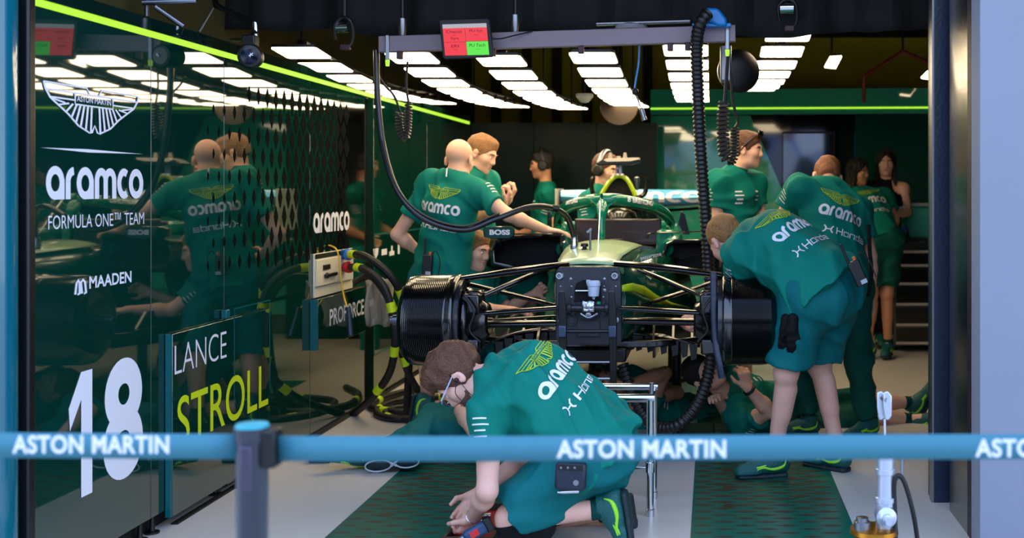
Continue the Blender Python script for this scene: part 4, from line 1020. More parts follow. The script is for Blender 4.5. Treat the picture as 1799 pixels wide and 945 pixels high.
# ---- 1. the man kneeling in front
K = {'pelvis': P(1042, 783, 4.62), 'neck': P(866, 652, 4.60), 'head': P(808, 663, 4.58), 'face': (-.45, -.12, -.89), 'up': (-.89, .05, .45), 'front': (-.42, .42, -.75),
     'elbowL': P(856, 862, 4.36), 'wristL': P(832, 908, 4.56), 'elbowR': P(925, 805, 4.85), 'wristR': P(838, 868, 4.72),
     'kneeL': P(897, 910, 4.45), 'ankleL': P(1060, 893, 4.5), 'toeL': (.15, .0, -1), 'footupL': (-1, 0, -.1), 'kneeR': P(930, 915, 4.85), 'ankleR': P(1072, 898, 4.82), 'toeR': (.15, 0, -1), 'footupR': (-1, 0, -.1), 'calf': (0, 0, -1),
     'plat': (-.2, -.98, -.1), 'pax': (.55, 0, .75)}
p1 = person('man in teal team kit kneeling in front of the car, working at a tool tray', K, 'wavy', H_BROWN, SK_PINK, h=.005, seed=4, bow=.075, fat=1.22, beard=H_STUB, s=1.03,
            hands={'L': {'dir': (-.35, .3, -.6), 'palm': (-.5, .6, -.3), 'thumb': (-.5, .3, .6), 'curl': .75}, 'R': {'dir': (-.5, -.3, -.75), 'palm': (-.1, -.9, -.2), 'thumb': (-.6, 0, .5), 'curl': .55}}, short_len=.97, fold=.010)
# ---- 2. the man bending over the right drum
K = {'pelvis': P(1440, 503, 5.62), 'neck': P(1316, 404, 5.80), 'head': P(1277, 423, 5.88), 'face': (-.33, .62, -.67), 'up': (-.45, .45, .65), 'front': (-.294, .524, -.79),
     'elbowL': P(1292, 520, 5.86), 'wristL': P(1246, 556, 5.98), 'elbowR': P(1330, 500, 6.12), 'wristR': P(1246, 580, 6.05),
     'kneeL': P(1382, 655, 5.56), 'ankleL': P(1361, 800, 5.66), 'toeL': (-.95, -.25, 0), 'footupL': (0, 0, 1), 'kneeR': P(1440, 642, 5.76), 'ankleR': P(1472, 790, 5.78), 'toeR': (-.75, .6, 0), 'footupR': (0, 0, 1),
     'plat': (-.75, -.64, 0), 'pax': (.05, 0, 1)}
p10 = person('man in teal team kit bending over the right wheel drum, bare legs apart', K, 'buzz', H_LIGHT, SK_PINK, h=.006, seed=8, bow=.05, fat=1.26, s=1.06, fold=.010, short_len=.9,
             hands={'L': {'dir': (-1, .1, .05), 'palm': (0, .5, -.9), 'thumb': (-.2, -.8, .3), 'curl': .35}, 'R': {'dir': (-1, .1, 0), 'palm': (0, 0, 1), 'thumb': (0, -1, 0), 'curl': .4}})
# ---- 3. the bald man on the left
K = {'pelvis': P(775, 486, 6.92), 'neck': P(799, 307, 6.9), 'head': P(807, 281, 6.93), 'face': (.22, .95, -.16), 'up': (.05, .1, 1), 'front': (.42, .9, 0),
     'elbowL': P(698, 412, 7.02), 'wristL': P(742, 446, 7.10), 'elbowR': P(893, 378, 6.74), 'wristR': P(960, 404, 6.92),
     'kneeL': P(752, 640, 6.95), 'ankleL': P(752, 722, 7.02), 'toeL': (-.1, 1, 0), 'footupL': (0, 0, 1), 'kneeR': P(800, 640, 6.7), 'ankleR': P(806, 728, 6.75), 'toeR': (.35, .9, 0), 'footupR': (0, 0, 1)}
p2 = person('bald bearded man in teal polo, seen from behind, reaching towards the cockpit', K, None, None, SK_FAIR, h=.006, seed=12, beard=H_BROWN, eyes=False,
            hands={'L': {'dir': (.6, .5, -.3), 'palm': (.3, -.4, .2), 'thumb': (0, .5, .8), 'curl': .5}, 'R': {'dir': (1, .25, -.12), 'palm': (0, 0, -1), 'thumb': (.2, .9, 0), 'curl': .25}})
mb = MB(); K_ = K; a_ = (K['neck']-K['pelvis']).normalized(); q_ = K['neck']+Vector((-.03, -.082, .012)); mb.box(q_, (.007, .006, .055), Matrix.Rotation(-.35, 3, 'X')); mb.build('collar_tab', M_print, p2.collar)
# ---- 4. the man behind him
K = {'pelvis': P(826, 478, 7.45), 'neck': P(831, 300, 7.4), 'head': P(846, 271, 7.4), 'face': (.9, -.22, -.33), 'up': (.3, 0, .95), 'front': (.9, -.3, 0),
     'elbowL': P(866, 372, 7.55), 'wristL': P(893, 352, 7.45), 'elbowR': P(846, 380, 7.2), 'wristR': P(884, 358, 7.15),
     'kneeL': P(830, 610, 7.5), 'ankleL': P(826, 696, 7.5), 'toeL': (1, -.2, 0), 'footupL': (0, 0, 1), 'kneeR': P(822, 615, 7.3), 'ankleR': P(815, 702, 7.3), 'toeR': (1, -.2, 0), 'footupR': (0, 0, 1)}
person('brown-haired man in teal polo standing right behind the bald man, hands raised', K, 'short', H_LIGHT, SK_FAIR, h=.0055, seed=15, back=False, hands={g: {'dir': (.5, 0, .8), 'palm': (-.6, 0, .5), 'thumb': (.3, -.8, .3), 'curl': 1.} for g in 'LR'})
# ---- 5. the young man crouching behind the left drum
K = {'pelvis': P(836, 600, 7.05), 'neck': P(826, 478, 7.02), 'head': P(834, 441, 7.0), 'face': (.86, -.42, -.14), 'up': (.12, 0, 1), 'front': (.95, -.3, -.1),
     'elbowL': P(892, 545, 7.25), 'wristL': P(940, 515, 7.1), 'elbowR': P(842, 545, 6.78), 'wristR': P(893, 545, 6.65),
     'kneeL': P(900, 625, 7.1), 'ankleL': P(885, 722, 7.1), 'toeL': (1, 0, 0), 'footupL': (0, 0, 1), 'kneeR': P(835, 722, 6.85), 'ankleR': P(752, 712, 6.9), 'toeR': (-.15, 0, -1), 'footupR': (1, 0, 0), 'calf': (0, 0, 1), 'pax': (0, 0, 1)}
person('fair-haired young man crouching behind the left wheel drum, working under the suspension arms', K, 'short', H_LIGHT, SK_FAIR, seed=18, back=False, h=.006, hands={'R': {'dir': (1, .1, -.05), 'palm': (0, .2, -1), 'thumb': (.2, .9, .3), 'curl': .4}})
# ---- 6. a helper looking out under the left mirror
K = {'pelvis': P(930, 600, 7.6), 'neck': P(895, 472, 7.45), 'head': P(882, 437, 7.4), 'face': (-.35, -.85, -.25), 'up': (-.1, -.2, 1), 'front': (-.4, -.9, 0),
     'elbowL': P(930, 540, 7.4), 'wristL': P(905, 560, 7.2), 'elbowR': P(860, 530, 7.5), 'wristR': P(885, 560, 7.25), 'kneeL': P(940, 650, 7.25), 'ankleL': P(950, 698, 7.6), 'toeL': (0, -1, 0), 'kneeR': P(890, 650, 7.25), 'ankleR': P(900, 698, 7.6), 'toeR': (0, -1, 0)}
person('crouching person whose face peers out between the left mirror and side pod', K, 'short', H_LIGHT, SK_FAIR, seed=19, back=False, sides=False, h=.008)
# ---- 7. the man with sunglasses on his head
K = {'pelvis': P(1292, 452, 7.62), 'neck': P(1290, 300, 7.62), 'head': P(1312, 264, 7.6), 'face': (.97, -.2, -.05), 'up': (.08, 0, 1), 'front': (.72, -.68, 0),
     'elbowL': P(1338, 388, 7.72), 'wristL': P(1332, 440, 7.6), 'elbowR': P(1262, 392, 7.5), 'wristR': P(1285, 440, 7.4),
     'kneeL': P(1310, 580, 7.7), 'ankleL': P(1312, 690, 7.75), 'toeL': (.8, -.5, 0), 'kneeR': P(1280, 580, 7.55), 'ankleR': P(1275, 690, 7.6), 'toeR': (.8, -.5, 0)}
p8 = person('man in green polo with dark sunglasses pushed up on his head, looking right', K, 'short', H_BROWN, SK_FAIR, seed=22, back=False, front=True, h=.0055)
# ---- 8. the man leaning over, behind the bending man
K = {'pelvis': P(1474, 490, 6.62), 'neck': P(1452, 322, 6.7), 'head': P(1453, 312, 6.88), 'face': (-.1, .75, -.65), 'up': (.05, .7, .7), 'roll': .36, 'lat': (-.84, -.38, .38),
     'elbowL': P(1372, 385, 6.75), 'wristL': P(1330, 420, 6.95), 'elbowR': P(1529, 450, 6.8), 'wristR': P(1530, 525, 6.72),
     'kneeL': P(1400, 640, 6.7), 'ankleL': P(1420, 735, 6.62), 'toeL': (-.97, -.15, 0), 'footupL': (0, 0, 1), 'kneeR': P(1508, 640, 6.6), 'ankleR': P(1526, 738, 6.62), 'toeR': (-.75, -.6, 0), 'footupR': (0, 0, 1), 'shoulderL': P(1404, 330, 6.62), 'shoulderR': P(1508, 368, 6.76)}
p9 = person('man in teal polo leaning away over the car, seen from behind beyond the bending man', K, 'buzz', H_RED, SK_FAIR, bottom='trousers', seed=25, h=.006, eyes=False, short=C_DARK, fat=1.05, s=1.02)
# ---- 9. the man with his back turned by the bench
K = {'pelvis': P(1545, 420, 9.6), 'neck': P(1513, 338, 9.95), 'head': P(1498, 345, 10.12), 'face': (-.2, .4, -.9), 'up': (-.3, .85, .3), 'front': (.0, .8, -.6),
     'elbowL': P(1490, 380, 9.9), 'wristL': P(1490, 400, 10.1), 'elbowR': P(1572, 385, 9.8), 'wristR': P(1570, 400, 10.0),
     'kneeL': P(1531, 515, 9.55), 'ankleL': P(1525, 607, 9.6), 'toeL': (-.9, -.2, 0), 'footupL': (0, 0, 1), 'kneeR': P(1558, 515, 9.6), 'ankleR': P(1560, 604, 9.68), 'toeR': (-.3, -.9, 0), 'footupR': (0, 0, 1)}
person('man in green kit and shorts at the back, bending over the tool bench', K, 'short', H_BROWN, SK_TAN, seed=28, h=.009, eyes=False, short=C_DARK, s=1.02)
# ---- 10/11. two women beyond the bench
for lab, hx, hy, d, f, col, bare, sk in (('woman in a black one-shoulder top with long dark hair behind the bench', 1556, 288, 10.25, (-.1, -1, .05), C_BLACK, True, SK_FAIR), ('dark-haired woman beyond the leaning man, face turned right', 1508, 304, 10.15, (.75, -.65, 0), C_BLACK, False, SK_TAN)):
    K = {'pelvis': P(hx+6, hy+140, d), 'neck': P(hx, hy+30, d), 'head': P(hx, hy, d-.03), 'face': f, 'up': (0, 0, 1), 'front': f, 'elbowL': P(hx+38, hy+85, d-.1), 'wristL': P(hx+15, hy+88, d-.28), 'elbowR': P(hx-34, hy+85, d-.05), 'wristR': P(hx-5, hy+90, d-.26),
         'kneeL': P(hx+10, hy+230, d), 'ankleL': P(hx+10, hy+300, d), 'toeL': (0, -1, 0), 'kneeR': P(hx-10, hy+230, d), 'ankleR': P(hx-10, hy+300, d), 'toeR': (0, -1, 0)}
    person(lab, K, 'long', H_BLACK, sk, seed=33, h=.008, back=False, shirt=col, short=C_BLACK, bottom='trousers', sides=False, sleeve=.5, bare='L' if bare else None, s=.95, collar=False, shoulder_w=.16)
# ---- 12/13. two people wearing headsets at the back
for lab, hx, hy, d, f, sk in (('person with black headset standing in the dark at the back, facing left', 952, 290, 10.2, (-.97, -.2, -.1), SK_TAN), ('man with large headphones behind the roll hoop, facing right', 1064, 299, 8.6, (.85, -.45, -.15), SK_FAIR)):
    g = 1 if f[0] > 0 else -1
    K = {'pelvis': P(hx-8*g, hy+160, d), 'neck': P(hx-9*g, hy+36, d), 'head': P(hx, hy, d), 'face': f, 'up': (.05*g, 0, 1), 'front': f, 'elbowL': P(hx-5, hy+110, d+.2), 'wristL': P(hx+40*g, hy+120, d+.1), 'elbowR': P(hx-25*g, hy+110, d-.2), 'wristR': P(hx+20*g, hy+130, d-.2),
         'kneeL': P(hx, hy+250, d), 'ankleL': P(hx, hy+340, d), 'toeL': f, 'kneeR': P(hx-6, hy+250, d), 'ankleR': P(hx-6, hy+340, d), 'toeR': f}
    q = person(lab, K, 'short', H_BLACK if g < 0 else H_BROWN, sk, seed=40, h=.008, back=False, front=True, bottom='trousers')
    c = K['head']; x, y, z = head_frame(f, K['up'])
    hso = empty('headset', c, label='black headset cups and band worn by the '+('person in the dark at the back' if g < 0 else 'man behind the roll hoop'), cat='headset')
    for sg in (-1, 1):
        hs = MB(); hs.lathe(c+x*sg*.086-z*.005, x*sg, [(0, .03), (.004, .045), (.022, .045), (.034, .034), (.036, .012)], 20); hs.build('ear_cup', M_rubber, hso)
    mb = MB(); mb.tube([c+(x*math.cos(t)*.095+z*(math.sin(t)*.15))-y*.01 for t in [PI*i/20 for i in range(21)]], .011, 8, flat=(tuple(y), 1.8)); mb.build('band', M_steel if g > 0 else M_rubber, hso)
# ---- 14. lying under the car on the right
K = {'pelvis': P(1402, 738, 6.95), 'neck': P(1272, 694, 6.52), 'head': P(1237, 656, 6.42), 'face': (.35, -.72, .42), 'up': (-.72, -.1, .5), 'front': (.1, -.75, .65),
     'elbowL': P(1290, 745, 6.7), 'wristL': P(1262, 705, 6.4), 'elbowR': P(1352, 722, 6.3), 'wristR': P(1314, 682, 6.22),
     'kneeL': P(1535, 704, 7.1), 'ankleL': P(1602, 708, 7.15), 'toeL': (.4, -.2, .9), 'footupL': (-.9, 0, .3), 'kneeR': P(1545, 730, 6.95), 'ankleR': P(1600, 738, 7.0), 'toeR': (.6, -.6, .5), 'footupR': (-.9, 0, .3), 'calf': (0, 0, -1), 'pax': (-1, 0, 0), 'plat': (0, .5, .6)}
person('man lying on the floor behind the bending man with his head under the car', K, 'short', H_BLACK, SK_FAIR, seed=44, h=.006, back=False, front=True, shirt=C_SHIRT, short=C_DARK,
       hands={'R': {'dir': (-.25, .1, .95), 'palm': (-.4, .8, .2), 'thumb': (-.9, 0, .1), 'curl': .7}})
# ---- 15. another one further under the car
K = {'pelvis': P(1225, 742, 7.25), 'neck': P(1098, 700, 6.95), 'head': P(1062, 676, 6.9), 'face': (.3, -.6, .6), 'up': (-.85, -.1, .3), 'front': (.1, -.6, .8),
     'elbowL': P(1190, 690, 7.0), 'wristL': P(1128, 700, 6.7), 'elbowR': P(1168, 655, 6.75), 'wristR': P(1112, 672, 6.6),
     'kneeL': P(1340, 690, 7.5), 'ankleL': P(1400, 722, 7.6), 'toeL': (.7, 0, .6), 'kneeR': P(1330, 720, 7.4), 'ankleR': P(1395, 735, 7.4), 'toeR': (.7, 0, .6), 'calf': (0, 0, -1), 'pax': (-1, 0, 0), 'plat': (0, .7, .5)}
person('man lying in the shade under the middle of the car, arms folded upward', K, 'short', H_BROWN, SK_TAN, seed=47, h=.008, back=False, front=True, short=C_DARK)
# ---- 16. lying under the left front corner, shoe soles towards us
K = {'pelvis': P(808, 752, 6.2), 'neck': P(950, 745, 6.6), 'head': P(990, 735, 6.7), 'face': (.2, -.3, .9), 'up': (1, .3, 0), 'front': (0, -.2, 1),
     'elbowL': P(900, 770, 6.35), 'wristL': P(860, 740, 6.3), 'elbowR': P(812, 722, 6.0), 'wristR': P(834, 766, 5.9),
     'kneeL': P(722, 778, 5.98), 'ankleL': P(640, 800, 5.78), 'toeL': (-.75, -.55, .25), 'footupL': (.5, -.75, .3), 'kneeR': P(760, 735, 6.2), 'ankleR': Vector((-1.545, 5.81, .093)), 'toeR': (-.97, -.05, -.1), 'footupR': (.05, .9, .35), 'calf': (0, 0, -1), 'pax': (1, .3, 0), 'plat': (0, .6, .3)}
K['shoulderR'] = P(905, 715, 6.3)
p15 = person('man lying on the floor under the left front corner, shoe soles towards the barrier', K, 'short', H_BROWN, SK_FAIR, bottom='trousers', seed=50, h=.0055, back=False, short=C_SHORT, sides=False)

S = Solid(); S.cone(P(950, 925, 4.45), P(900, 924, 4.45), .060, .064, .02); kq = solid_obj('knee_pad', S, .006, C_BLACK, p1.root)

# tread print of the sole that faces us
def sole_print(ank, toe, up):
    t = unit(toe); n = Vector(up); n = (n-t*n.dot(t)).normalized(); l = n.cross(t); A = lambda a, c: ank+t*a-n*.1065+l*c; mb = MB()
    mb.tube([A(-.01+.058*math.cos(q), .03*math.sin(q)) for q in [2*PI*i/24 for i in range(24)]], .004, 6, closed=True)
    mb.tube([A(.135+.065*math.cos(q), .033*math.sin(q)) for q in [2*PI*i/24 for i in range(24)]], .004, 6, closed=True)
    mb.tube([A(.045, .012), A(.075, -.012)], .006, 6); mb.tube([A(.045, -.012), A(.075, .012)], .006, 6); mb.build('sole_print', mat('tread_pale', (186, 190, 196), .6), p15.root)
sole_print(K['ankleR'], K['toeR'], K['footupR'])
# =================================================================== everything else in the garage
def thing(name, loc, label, cat, group=None): return empty(name, loc, label, cat, group)
# ------------------------------------------------------------------ cabinets on the left wall
xf = XW+.028
cab = thing('cabinet', (XW, 5.3, 0), 'dark green gloss cabinet lettered with the driver name in white and lime', 'cabinet')
mb = MB(); mb.bx(XW+.004, xf, 4.80, 5.86, .045, .815); mb.build('body', [M_green], cab, bevel=.002)
mb = MB(); mb.bx(XW+.003, xf-.003, 4.787, 4.80, .045, .815); mb.build('side_panel', M_teal, cab)
def on_cab(nm, vf, d0, d1, z0, z1, m): return on_wall(nm, vf, d0, d1, z0, z1, m, xf+.0015, cab)
on_cab('first_name', text2d('LANCE', -.012, res=6), 4.815, 5.33, .640, .765, M_white)
on_cab('last_name', text2d('STROLL', .004, res=6), 4.84, 5.83, .325, .54, M_lime)
mb = MB()
for d in (5.42, 5.855): mb.bx(xf, xf+.0012, d-.002, d+.002, .4, .86)
mb.bx(xf, xf+.0012, 5.42, 5.855, .855, .86); mb.build('hatch_line', M_teal, cab)
mb = MB(); mb.bx(XW+.003, XW+.03, 5.33, 5.37, .82, .86); mb.build('latch', M_teal, cab, bevel=.003)
for d in (5.45, 5.62): mb = MB(); mb.lathe((XW+.03, d, 0), (0, 0, 1), [(0, .028), (.008, .028), (.012, .01), (.045, .008)], 14); mb.build('levelling_foot', M_black, cab)
pb = thing('power_box', (XW, 6.9, .85), 'cream electrical supply box with a black switch let into the green wall', 'electrical box')
M_cream = mat('cream_metal', (226, 216, 188), .45); xb = XW+.012
mb = MB(); mb.bx(XW+.001, xb, 6.56, 7.26, .80, 1.055); mb.build('housing', M_cream, pb, bevel=.003)
mb = MB(); mb.bx(xb, xb+.014, 6.57, 6.97, .865, 1.02); mb.build('door', M_cream, pb, bevel=.004)
mb = MB(); mb.bx(xb+.014, xb+.02, 6.66, 6.78, .955, .985); mb.build('display', M_black, pb, bevel=.002)
mb = MB(); mb.bx(xb+.014, xb+.03, 6.68, 6.88, .91, .93); mb.lathe((xb+.014, 6.72, .92), (1, 0, 0), [(0, .018), (.014, .016)], 14); mb.build('switch', M_black, pb, bevel=.003)
mb = MB(); mb.bx(xb, xb+.004, 6.57, 7.25, 1.025, 1.052); mb.build('cable_slot', M_black, pb)
mb = MB(); mb.bx(xb, xb+.01, 7.0, 7.24, .86, 1.02); mb.build('socket_plate', mat('pale_plate', (214, 212, 204), .4), pb, bevel=.002)
pf = thing('hinged_panel', (XW, 7.0, .5), 'dark green hinged panel under the electrical box, lettered in white capitals', 'panel'); xp = XW+.045
mb = MB(); mb.bx(XW+.004, xp, 6.53, 7.43, .505, .795); mb.build('body', M_green, pf, bevel=.003)
mb = MB(); mb.bx(XW+.003, xp-.002, 6.515, 6.53, .505, .795); mb.build('side_panel', M_teal, pf)
on_wall('panel_lettering', text2d('PROFORCE', .015), 6.72, 7.38, .62, .72, M_white, xp+.0015, pf)
# ------------------------------------------------------------------ power cables with lime bands
M_blueplug = mat('blue_plug', (30, 110, 190), .4); M_redplug = mat('red_plug', (200, 30, 30), .4)
def cable(label, pts, r, bands=(), plug=None, name='power_cable'):
    S = spline(pts, 10); mb = MB(); mb.tube(S, r, 10)
    o = mb.build(name, M_rubber, label=label, cat='cable', group='black power cables by the electrical box')
    for t in bands:
        i = min(int(t*(len(S)-1)), len(S)-2); a, b = S[i], S[i+1]; v = unit(b-a)*.03; mb = MB(); mb.cyl(a-v, a+v, r*1.12, None, 12); mb.build('marker_band', mat('lime_tape', (206, 232, 20), .5), o)
    if plug:
        a = S[0]; v = unit(S[1]-S[0]); mb = MB(); mb.lathe(a, v, [(-.07, r*.9), (-.06, r*1.2), (0, r*1.25), (.01, r*1.5), (.03, r*1.5), (.04, r*1.1), (.06, r)], 16); mb.build('plug', plug, o)
    return o
fl = lambda x, y: (x, y, .022)
cable('black cable with a blue plug, upper lead of the electrical box', [P(608, 447, 7.02), P(640, 450, 6.9), P(680, 478, 6.85), P(704, 515, 6.9), P(716, 560, 7.0), P(718, 640, 7.05), P(715, 728, 7.15)], .024, (.08, .5), M_blueplug)
cable('black cable with a red plug, lower lead of the electrical box', [P(610, 469, 7.02), P(640, 473, 6.85), P(672, 500, 6.8), P(688, 545, 6.8), P(694, 600, 6.8), P(684, 655, 6.85), P(652, 700, 6.95), P(620, 728, 7.2)], .024, (.1, .42, .62, .8), M_redplug)
cable('black cable hanging between the red-plugged lead and the drum', [P(625, 495, 7.1), P(652, 486, 6.9), P(680, 520, 6.85), P(698, 565, 6.9), P(706, 620, 6.95), P(722, 665, 7.0), P(745, 700, 7.1), (-1.9, 7.6, .03)], .022, (.35, .62))
cable('black cable looped widest on the floor beside the green wall', [fl(-2.0, 8.1), fl(-2.18, 7.8), fl(-2.22, 7.4), fl(-2.0, 7.2), fl(-1.75, 7.25), fl(-1.55, 7.3)], .024, (.3, .55, .8))
cable('black cable crossing the floor loops behind the left drum', [fl(-1.5, 7.75), fl(-1.85, 7.7), fl(-2.1, 7.55), fl(-2.12, 7.2), fl(-1.95, 6.98), fl(-1.72, 7.02), fl(-1.6, 7.1)], .022, (.15, .45, .9))
cable('black cable lying nearest on the floor below the electrical box', [fl(-1.45, 7.5), fl(-1.8, 7.45), fl(-2.05, 7.3), fl(-2.0, 7.05), fl(-1.75, 6.92), fl(-1.5, 6.95)], .02, (.2, .6))
mb = MB(); mb.tube(spline([P(570, 428, 6.85), P(592, 440, 6.8), P(598, 480, 6.8), P(604, 520, 6.8), P(612, 545, 6.75)], 8), .005, 6); yc = mb.build('signal_cable', mat('yellow_cable', (226, 178, 30), .5), label='thin yellow cable hanging down in front of the electrical box', cat='cable')
mb = MB(); mb.cyl(P(612, 540, 6.75), P(616, 590, 6.7), .014, .018, 12); mb.build('tag', M_navy, yc)
mb = MB(); g = []
for j in range(8):
    g.append([P(642+i*7+2*math.sin(i*2+j), 488+j*12+3*math.sin(i*1.5), 7.25-.05*math.sin(i*2.2+j*.4)) for i in range(8)])
mb.grid(g); o = mb.build('rag', [mat('grey_cloth', (176, 170, 156), .8)], label='pale grey cloth hung over the cables beside the lettered panel', cat='cloth'); o.modifiers.new('s', 'SOLIDIFY').thickness = .004
# ------------------------------------------------------------------ printed floor mats
M_mat = mat('mat_green', (0, 92, 74), .28, spec=.5, vary=.08, vscale=2); M_matd = mat('mat_print', (58, 48, 34), .35)
for lab, x0, x1 in (('green floor mat printed with dark diamonds, left lane under the kneeling man', -1.58, -.92), ('green floor mat printed with dark diamonds, right lane under the bending man', -.086, .60)):
    m0 = MB(); m0.bx(x0, x1, 3.2, 8.5, .0, .003); fm = m0.build('floor_mat', M_mat, label=lab, cat='floor mat', group='printed floor mats')
    dm = MB(); r = 0; y = 4.3
    while y < 8.4:
        off = .09 if r % 2 else 0; t = min(1, max(0, (y-4.3)/1.2)); x = x0+.05+off
        while x < x1-.03:
            w_ = .03+.055*t; h_ = .006+.020*t; w_ = min(w_, x-x0-.002, x1-x-.002)
            dm.add([(x-w_, y, .0036), (x, y-h_, .0036), (x+w_, y, .0036), (x, y+h_, .0036)], [(0, 1, 2, 3)]); x += .18
        y += .052; r += 1
    dm.build('printed_pattern', M_matd, fm)
    for k in range(7):
        c = (-1.42 if x0 < -1 else (.40, .08)[k % 2], (4.98+.32*k) if x0 < -1 else (5.28-.16+.16*((k+1) % 2)+.32*(k//2)), .0042); dm = MB(); dm.add([(c[0]+.03*math.cos(a*PI/12), c[1]+.03*math.sin(a*PI/12), c[2]) for a in range(24)], [tuple(range(24))]); dm.build('printed_dot', M_matd, fm)
# ------------------------------------------------------------------ barrier in the foreground
M_belt = mat('belt_blue', (54, 122, 138), .6, bump=.15, bscale=700); M_post = mat('post_black', (38, 44, 56), .28, coat=.3)
BDp = 2.13
def post(X, lab):
    r = thing('barrier_post', (X, BDp, 0), lab, 'barrier post', 'barrier posts')
    mb = MB(); mb.lathe((X, BDp, 0), (0, 0, 1), [(.03, .0285), (.95, .0285), (.955, .032), (.978, .032)], 36); mb.build('tube', M_post, r)
    mb = MB(); mb.lathe((X, BDp, 0), (0, 0, 1), [(.9785, .031), (.984, .029), (.985, .01)], 36); mb.build('cap', mat('cap_teal', (40, 160, 170), .3), r)
    mb = MB(); mb.lathe((X, BDp, 0), (0, 0, 1), [(0, .17), (.012, .17), (.03, .04), (.04, .03)], 40); mb.build('base', M_post, r)
    mb = MB(); mb.bx(X+.022, X+.050, BDp-.022, BDp+.022, .905, .975); mb.build('belt_clip', M_black, r, bevel=.004)
    mb = MB(); mb.bx(X-.012, X+.012, BDp-.033, BDp-.02, .86, .95); mb.build('release_plate', mat('post_plate', (58, 54, 72), .4), r, bevel=.005)
XP = (443-CX)*BDp/F
post(XP, 'black barrier post with a teal cap holding the blue belt in the foreground')
bt = thing('barrier_belt', (XP, BDp, 0), 'blue retractable barrier belt with white maker lettering, stretched across the foreground', 'barrier belt')
def belt_z(x): return (.9445 if x < XP else .9415)
for x0, x1 in ((-2.6, XP-.028), (XP+.05, 1.4)):
    mb = MB(); n = 30; rows = []
    for i in range(n+1):
        x = x0+(x1-x0)*i/n; z = belt_z(x)+.003*math.sin(x*2.2)-(x-XP)*.0025*(x > XP); rows.append([(x, BDp+.002*math.sin(x*3), z-.0235), (x, BDp+.002*math.sin(x*3), z+.0235)])
    mb.grid(rows); o = mb.build('webbing', M_belt, bt); o.modifiers.new('s', 'SOLIDIFY').thickness = .0015
    for cx, w, cz in ((160, 276, 780.5), (1127, 297, 788), (1862, 297, 787)):
        X = (cx-CX)*BDp/F
        if x0 < X < x1: wrap_letter('belt_lettering', fit2(text2d('ASTON MARTIN', .028, spacing=1.05), w*BDp/F, .0345), bvh_of(o), (X, BDp-.05, H-(cz-CY)*BDp/F), (1, 0, 0), (0, 0, 1), M_white, o, .002, .06, .1)
# ------------------------------------------------------------------ overhead beam and what hangs from it
bm_ = thing('gantry_beam', P(980, 70, 5.9), 'long grey beam hung across the car below the black drape', 'beam')
A0, A1 = P(667, 78.5, 5.95), P(1292, 59, 5.82); v = unit(A1-A0)
mb = MB(); Rz = Matrix((v, Vector((0, 1, 0)), v.cross(Vector((0, 1, 0))))).transposed(); mb.box((A0+A1)/2, ((A1-A0).length, .05, .084), Rz); mb.build('beam_body', M_grey, bm_, bevel=.004)
for px in (684, 1278):
    t = (px-667)/625; c = A0.lerp(A1, t)+Vector((0, -.03, -.02)); mb = MB(); mb.box(c, (.02, .014, .13)); mb.build('bracket', M_steel, bm_, bevel=.003)
    mb = MB(); mb.lathe(c+Vector((0, 0, -.085)), (0, 0, 1), [(-.012, .009), (.012, .011), (.02, .011)], 14); mb.build('lime_button', M_led, bm_)
for px in (705, 870, 1025, 1180, 1210): 
    t = (px-667)/625; c = A0.lerp(A1, t)+Vector((0, -.02, -.062)); mb = MB(); mb.box(c, (.03, .03, .04)); mb.build('hanger', M_lampback, bm_, bevel=.004)
for px in (706, 907):
    c = A0.lerp(A1, (px-667)/625)+Vector((0, .02, .085)); mb = MB(); mb.lathe(c, (0, 0, 1), [(-.05, .014), (.0, .022), (.05, .022)], 16); mb.build('suspension_clamp', M_steel, bm_)
    mb = MB(); mb.cyl(c, (c.x, c.y, 3.1), .01, None, 8); mb.build('drop_rod', M_black, bm_)
tb = thing('tablet', P(818, 68, 5.78), 'tablet on the beam showing three red fields and one green field', 'tablet')
TD = 5.78
mb = MB(); mb.prism([at(x, y, TD) for x, y in ((771, 36), (775, 34), (856, 32), (860, 35), (867, 97), (863, 100), (782, 104), (778, 101))], (0, .025, 0)); mb.build('case', M_rubber, tb, bevel=.004)
def scr(a, b): return at(777+(854.5-777)*a+(5)*b, 43-2.4*a+(97.7-43)*b+.9*a*b, TD-.003)
def emit(nm, c, e): return mat(nm, c, .3, emit=e)
def patch(nm, a0, a1, b0, b1, m, off=0):
    mb = MB(); d = Vector((0, -off, 0)); mb.add([scr(a0, b0)+d, scr(a1, b0)+d, scr(a1, b1)+d, scr(a0, b1)+d], [(0, 1, 2, 3)]); return mb.build(nm, m, tb)
patch('title_bar', 0, 1, 0, .13, emit('screen_grey', (200, 200, 205), .3)); R_ = emit('screen_red', (235, 10, 16), .45); G_ = emit('screen_green', (80, 225, 24), .45)
patch('red_field', 0, .5, .13, .57, R_); patch('red_field', .505, 1, .13, .56, R_); patch('red_field', 0, .5, .578, 1, R_); patch('green_field', .505, 1, .568, 1, G_)
M_ink = mat('screen_ink', (40, 6, 10), .5)
for tx, a, b, w, h_ in (('Chassis', .25, .24, .36, .09), ('n/a', .25, .35, .08, .03), ('Sys', .25, .46, .18, .1), ('PU Sys', .75, .24, .3, .1), ('n/a', .75, .36, .08, .03), ('ERS', .25, .7, .18, .09), ('n/a', .25, .81, .08, .03), ('PU Tech', .75, .69, .36, .1), ('n/a', .75, .81, .09, .03)):
    ww = (scr(1, .5)-scr(0, .5)).length; hh = (scr(.5, 1)-scr(.5, 0)).length
    flat_letter('screen_text', fit2(text2d(tx), w*ww, h_*hh), scr(a, b)+Vector((0, -.002, 0)), scr(1, .5)-scr(0, .5), (.03, 0, 1), M_ink, tb, .0)
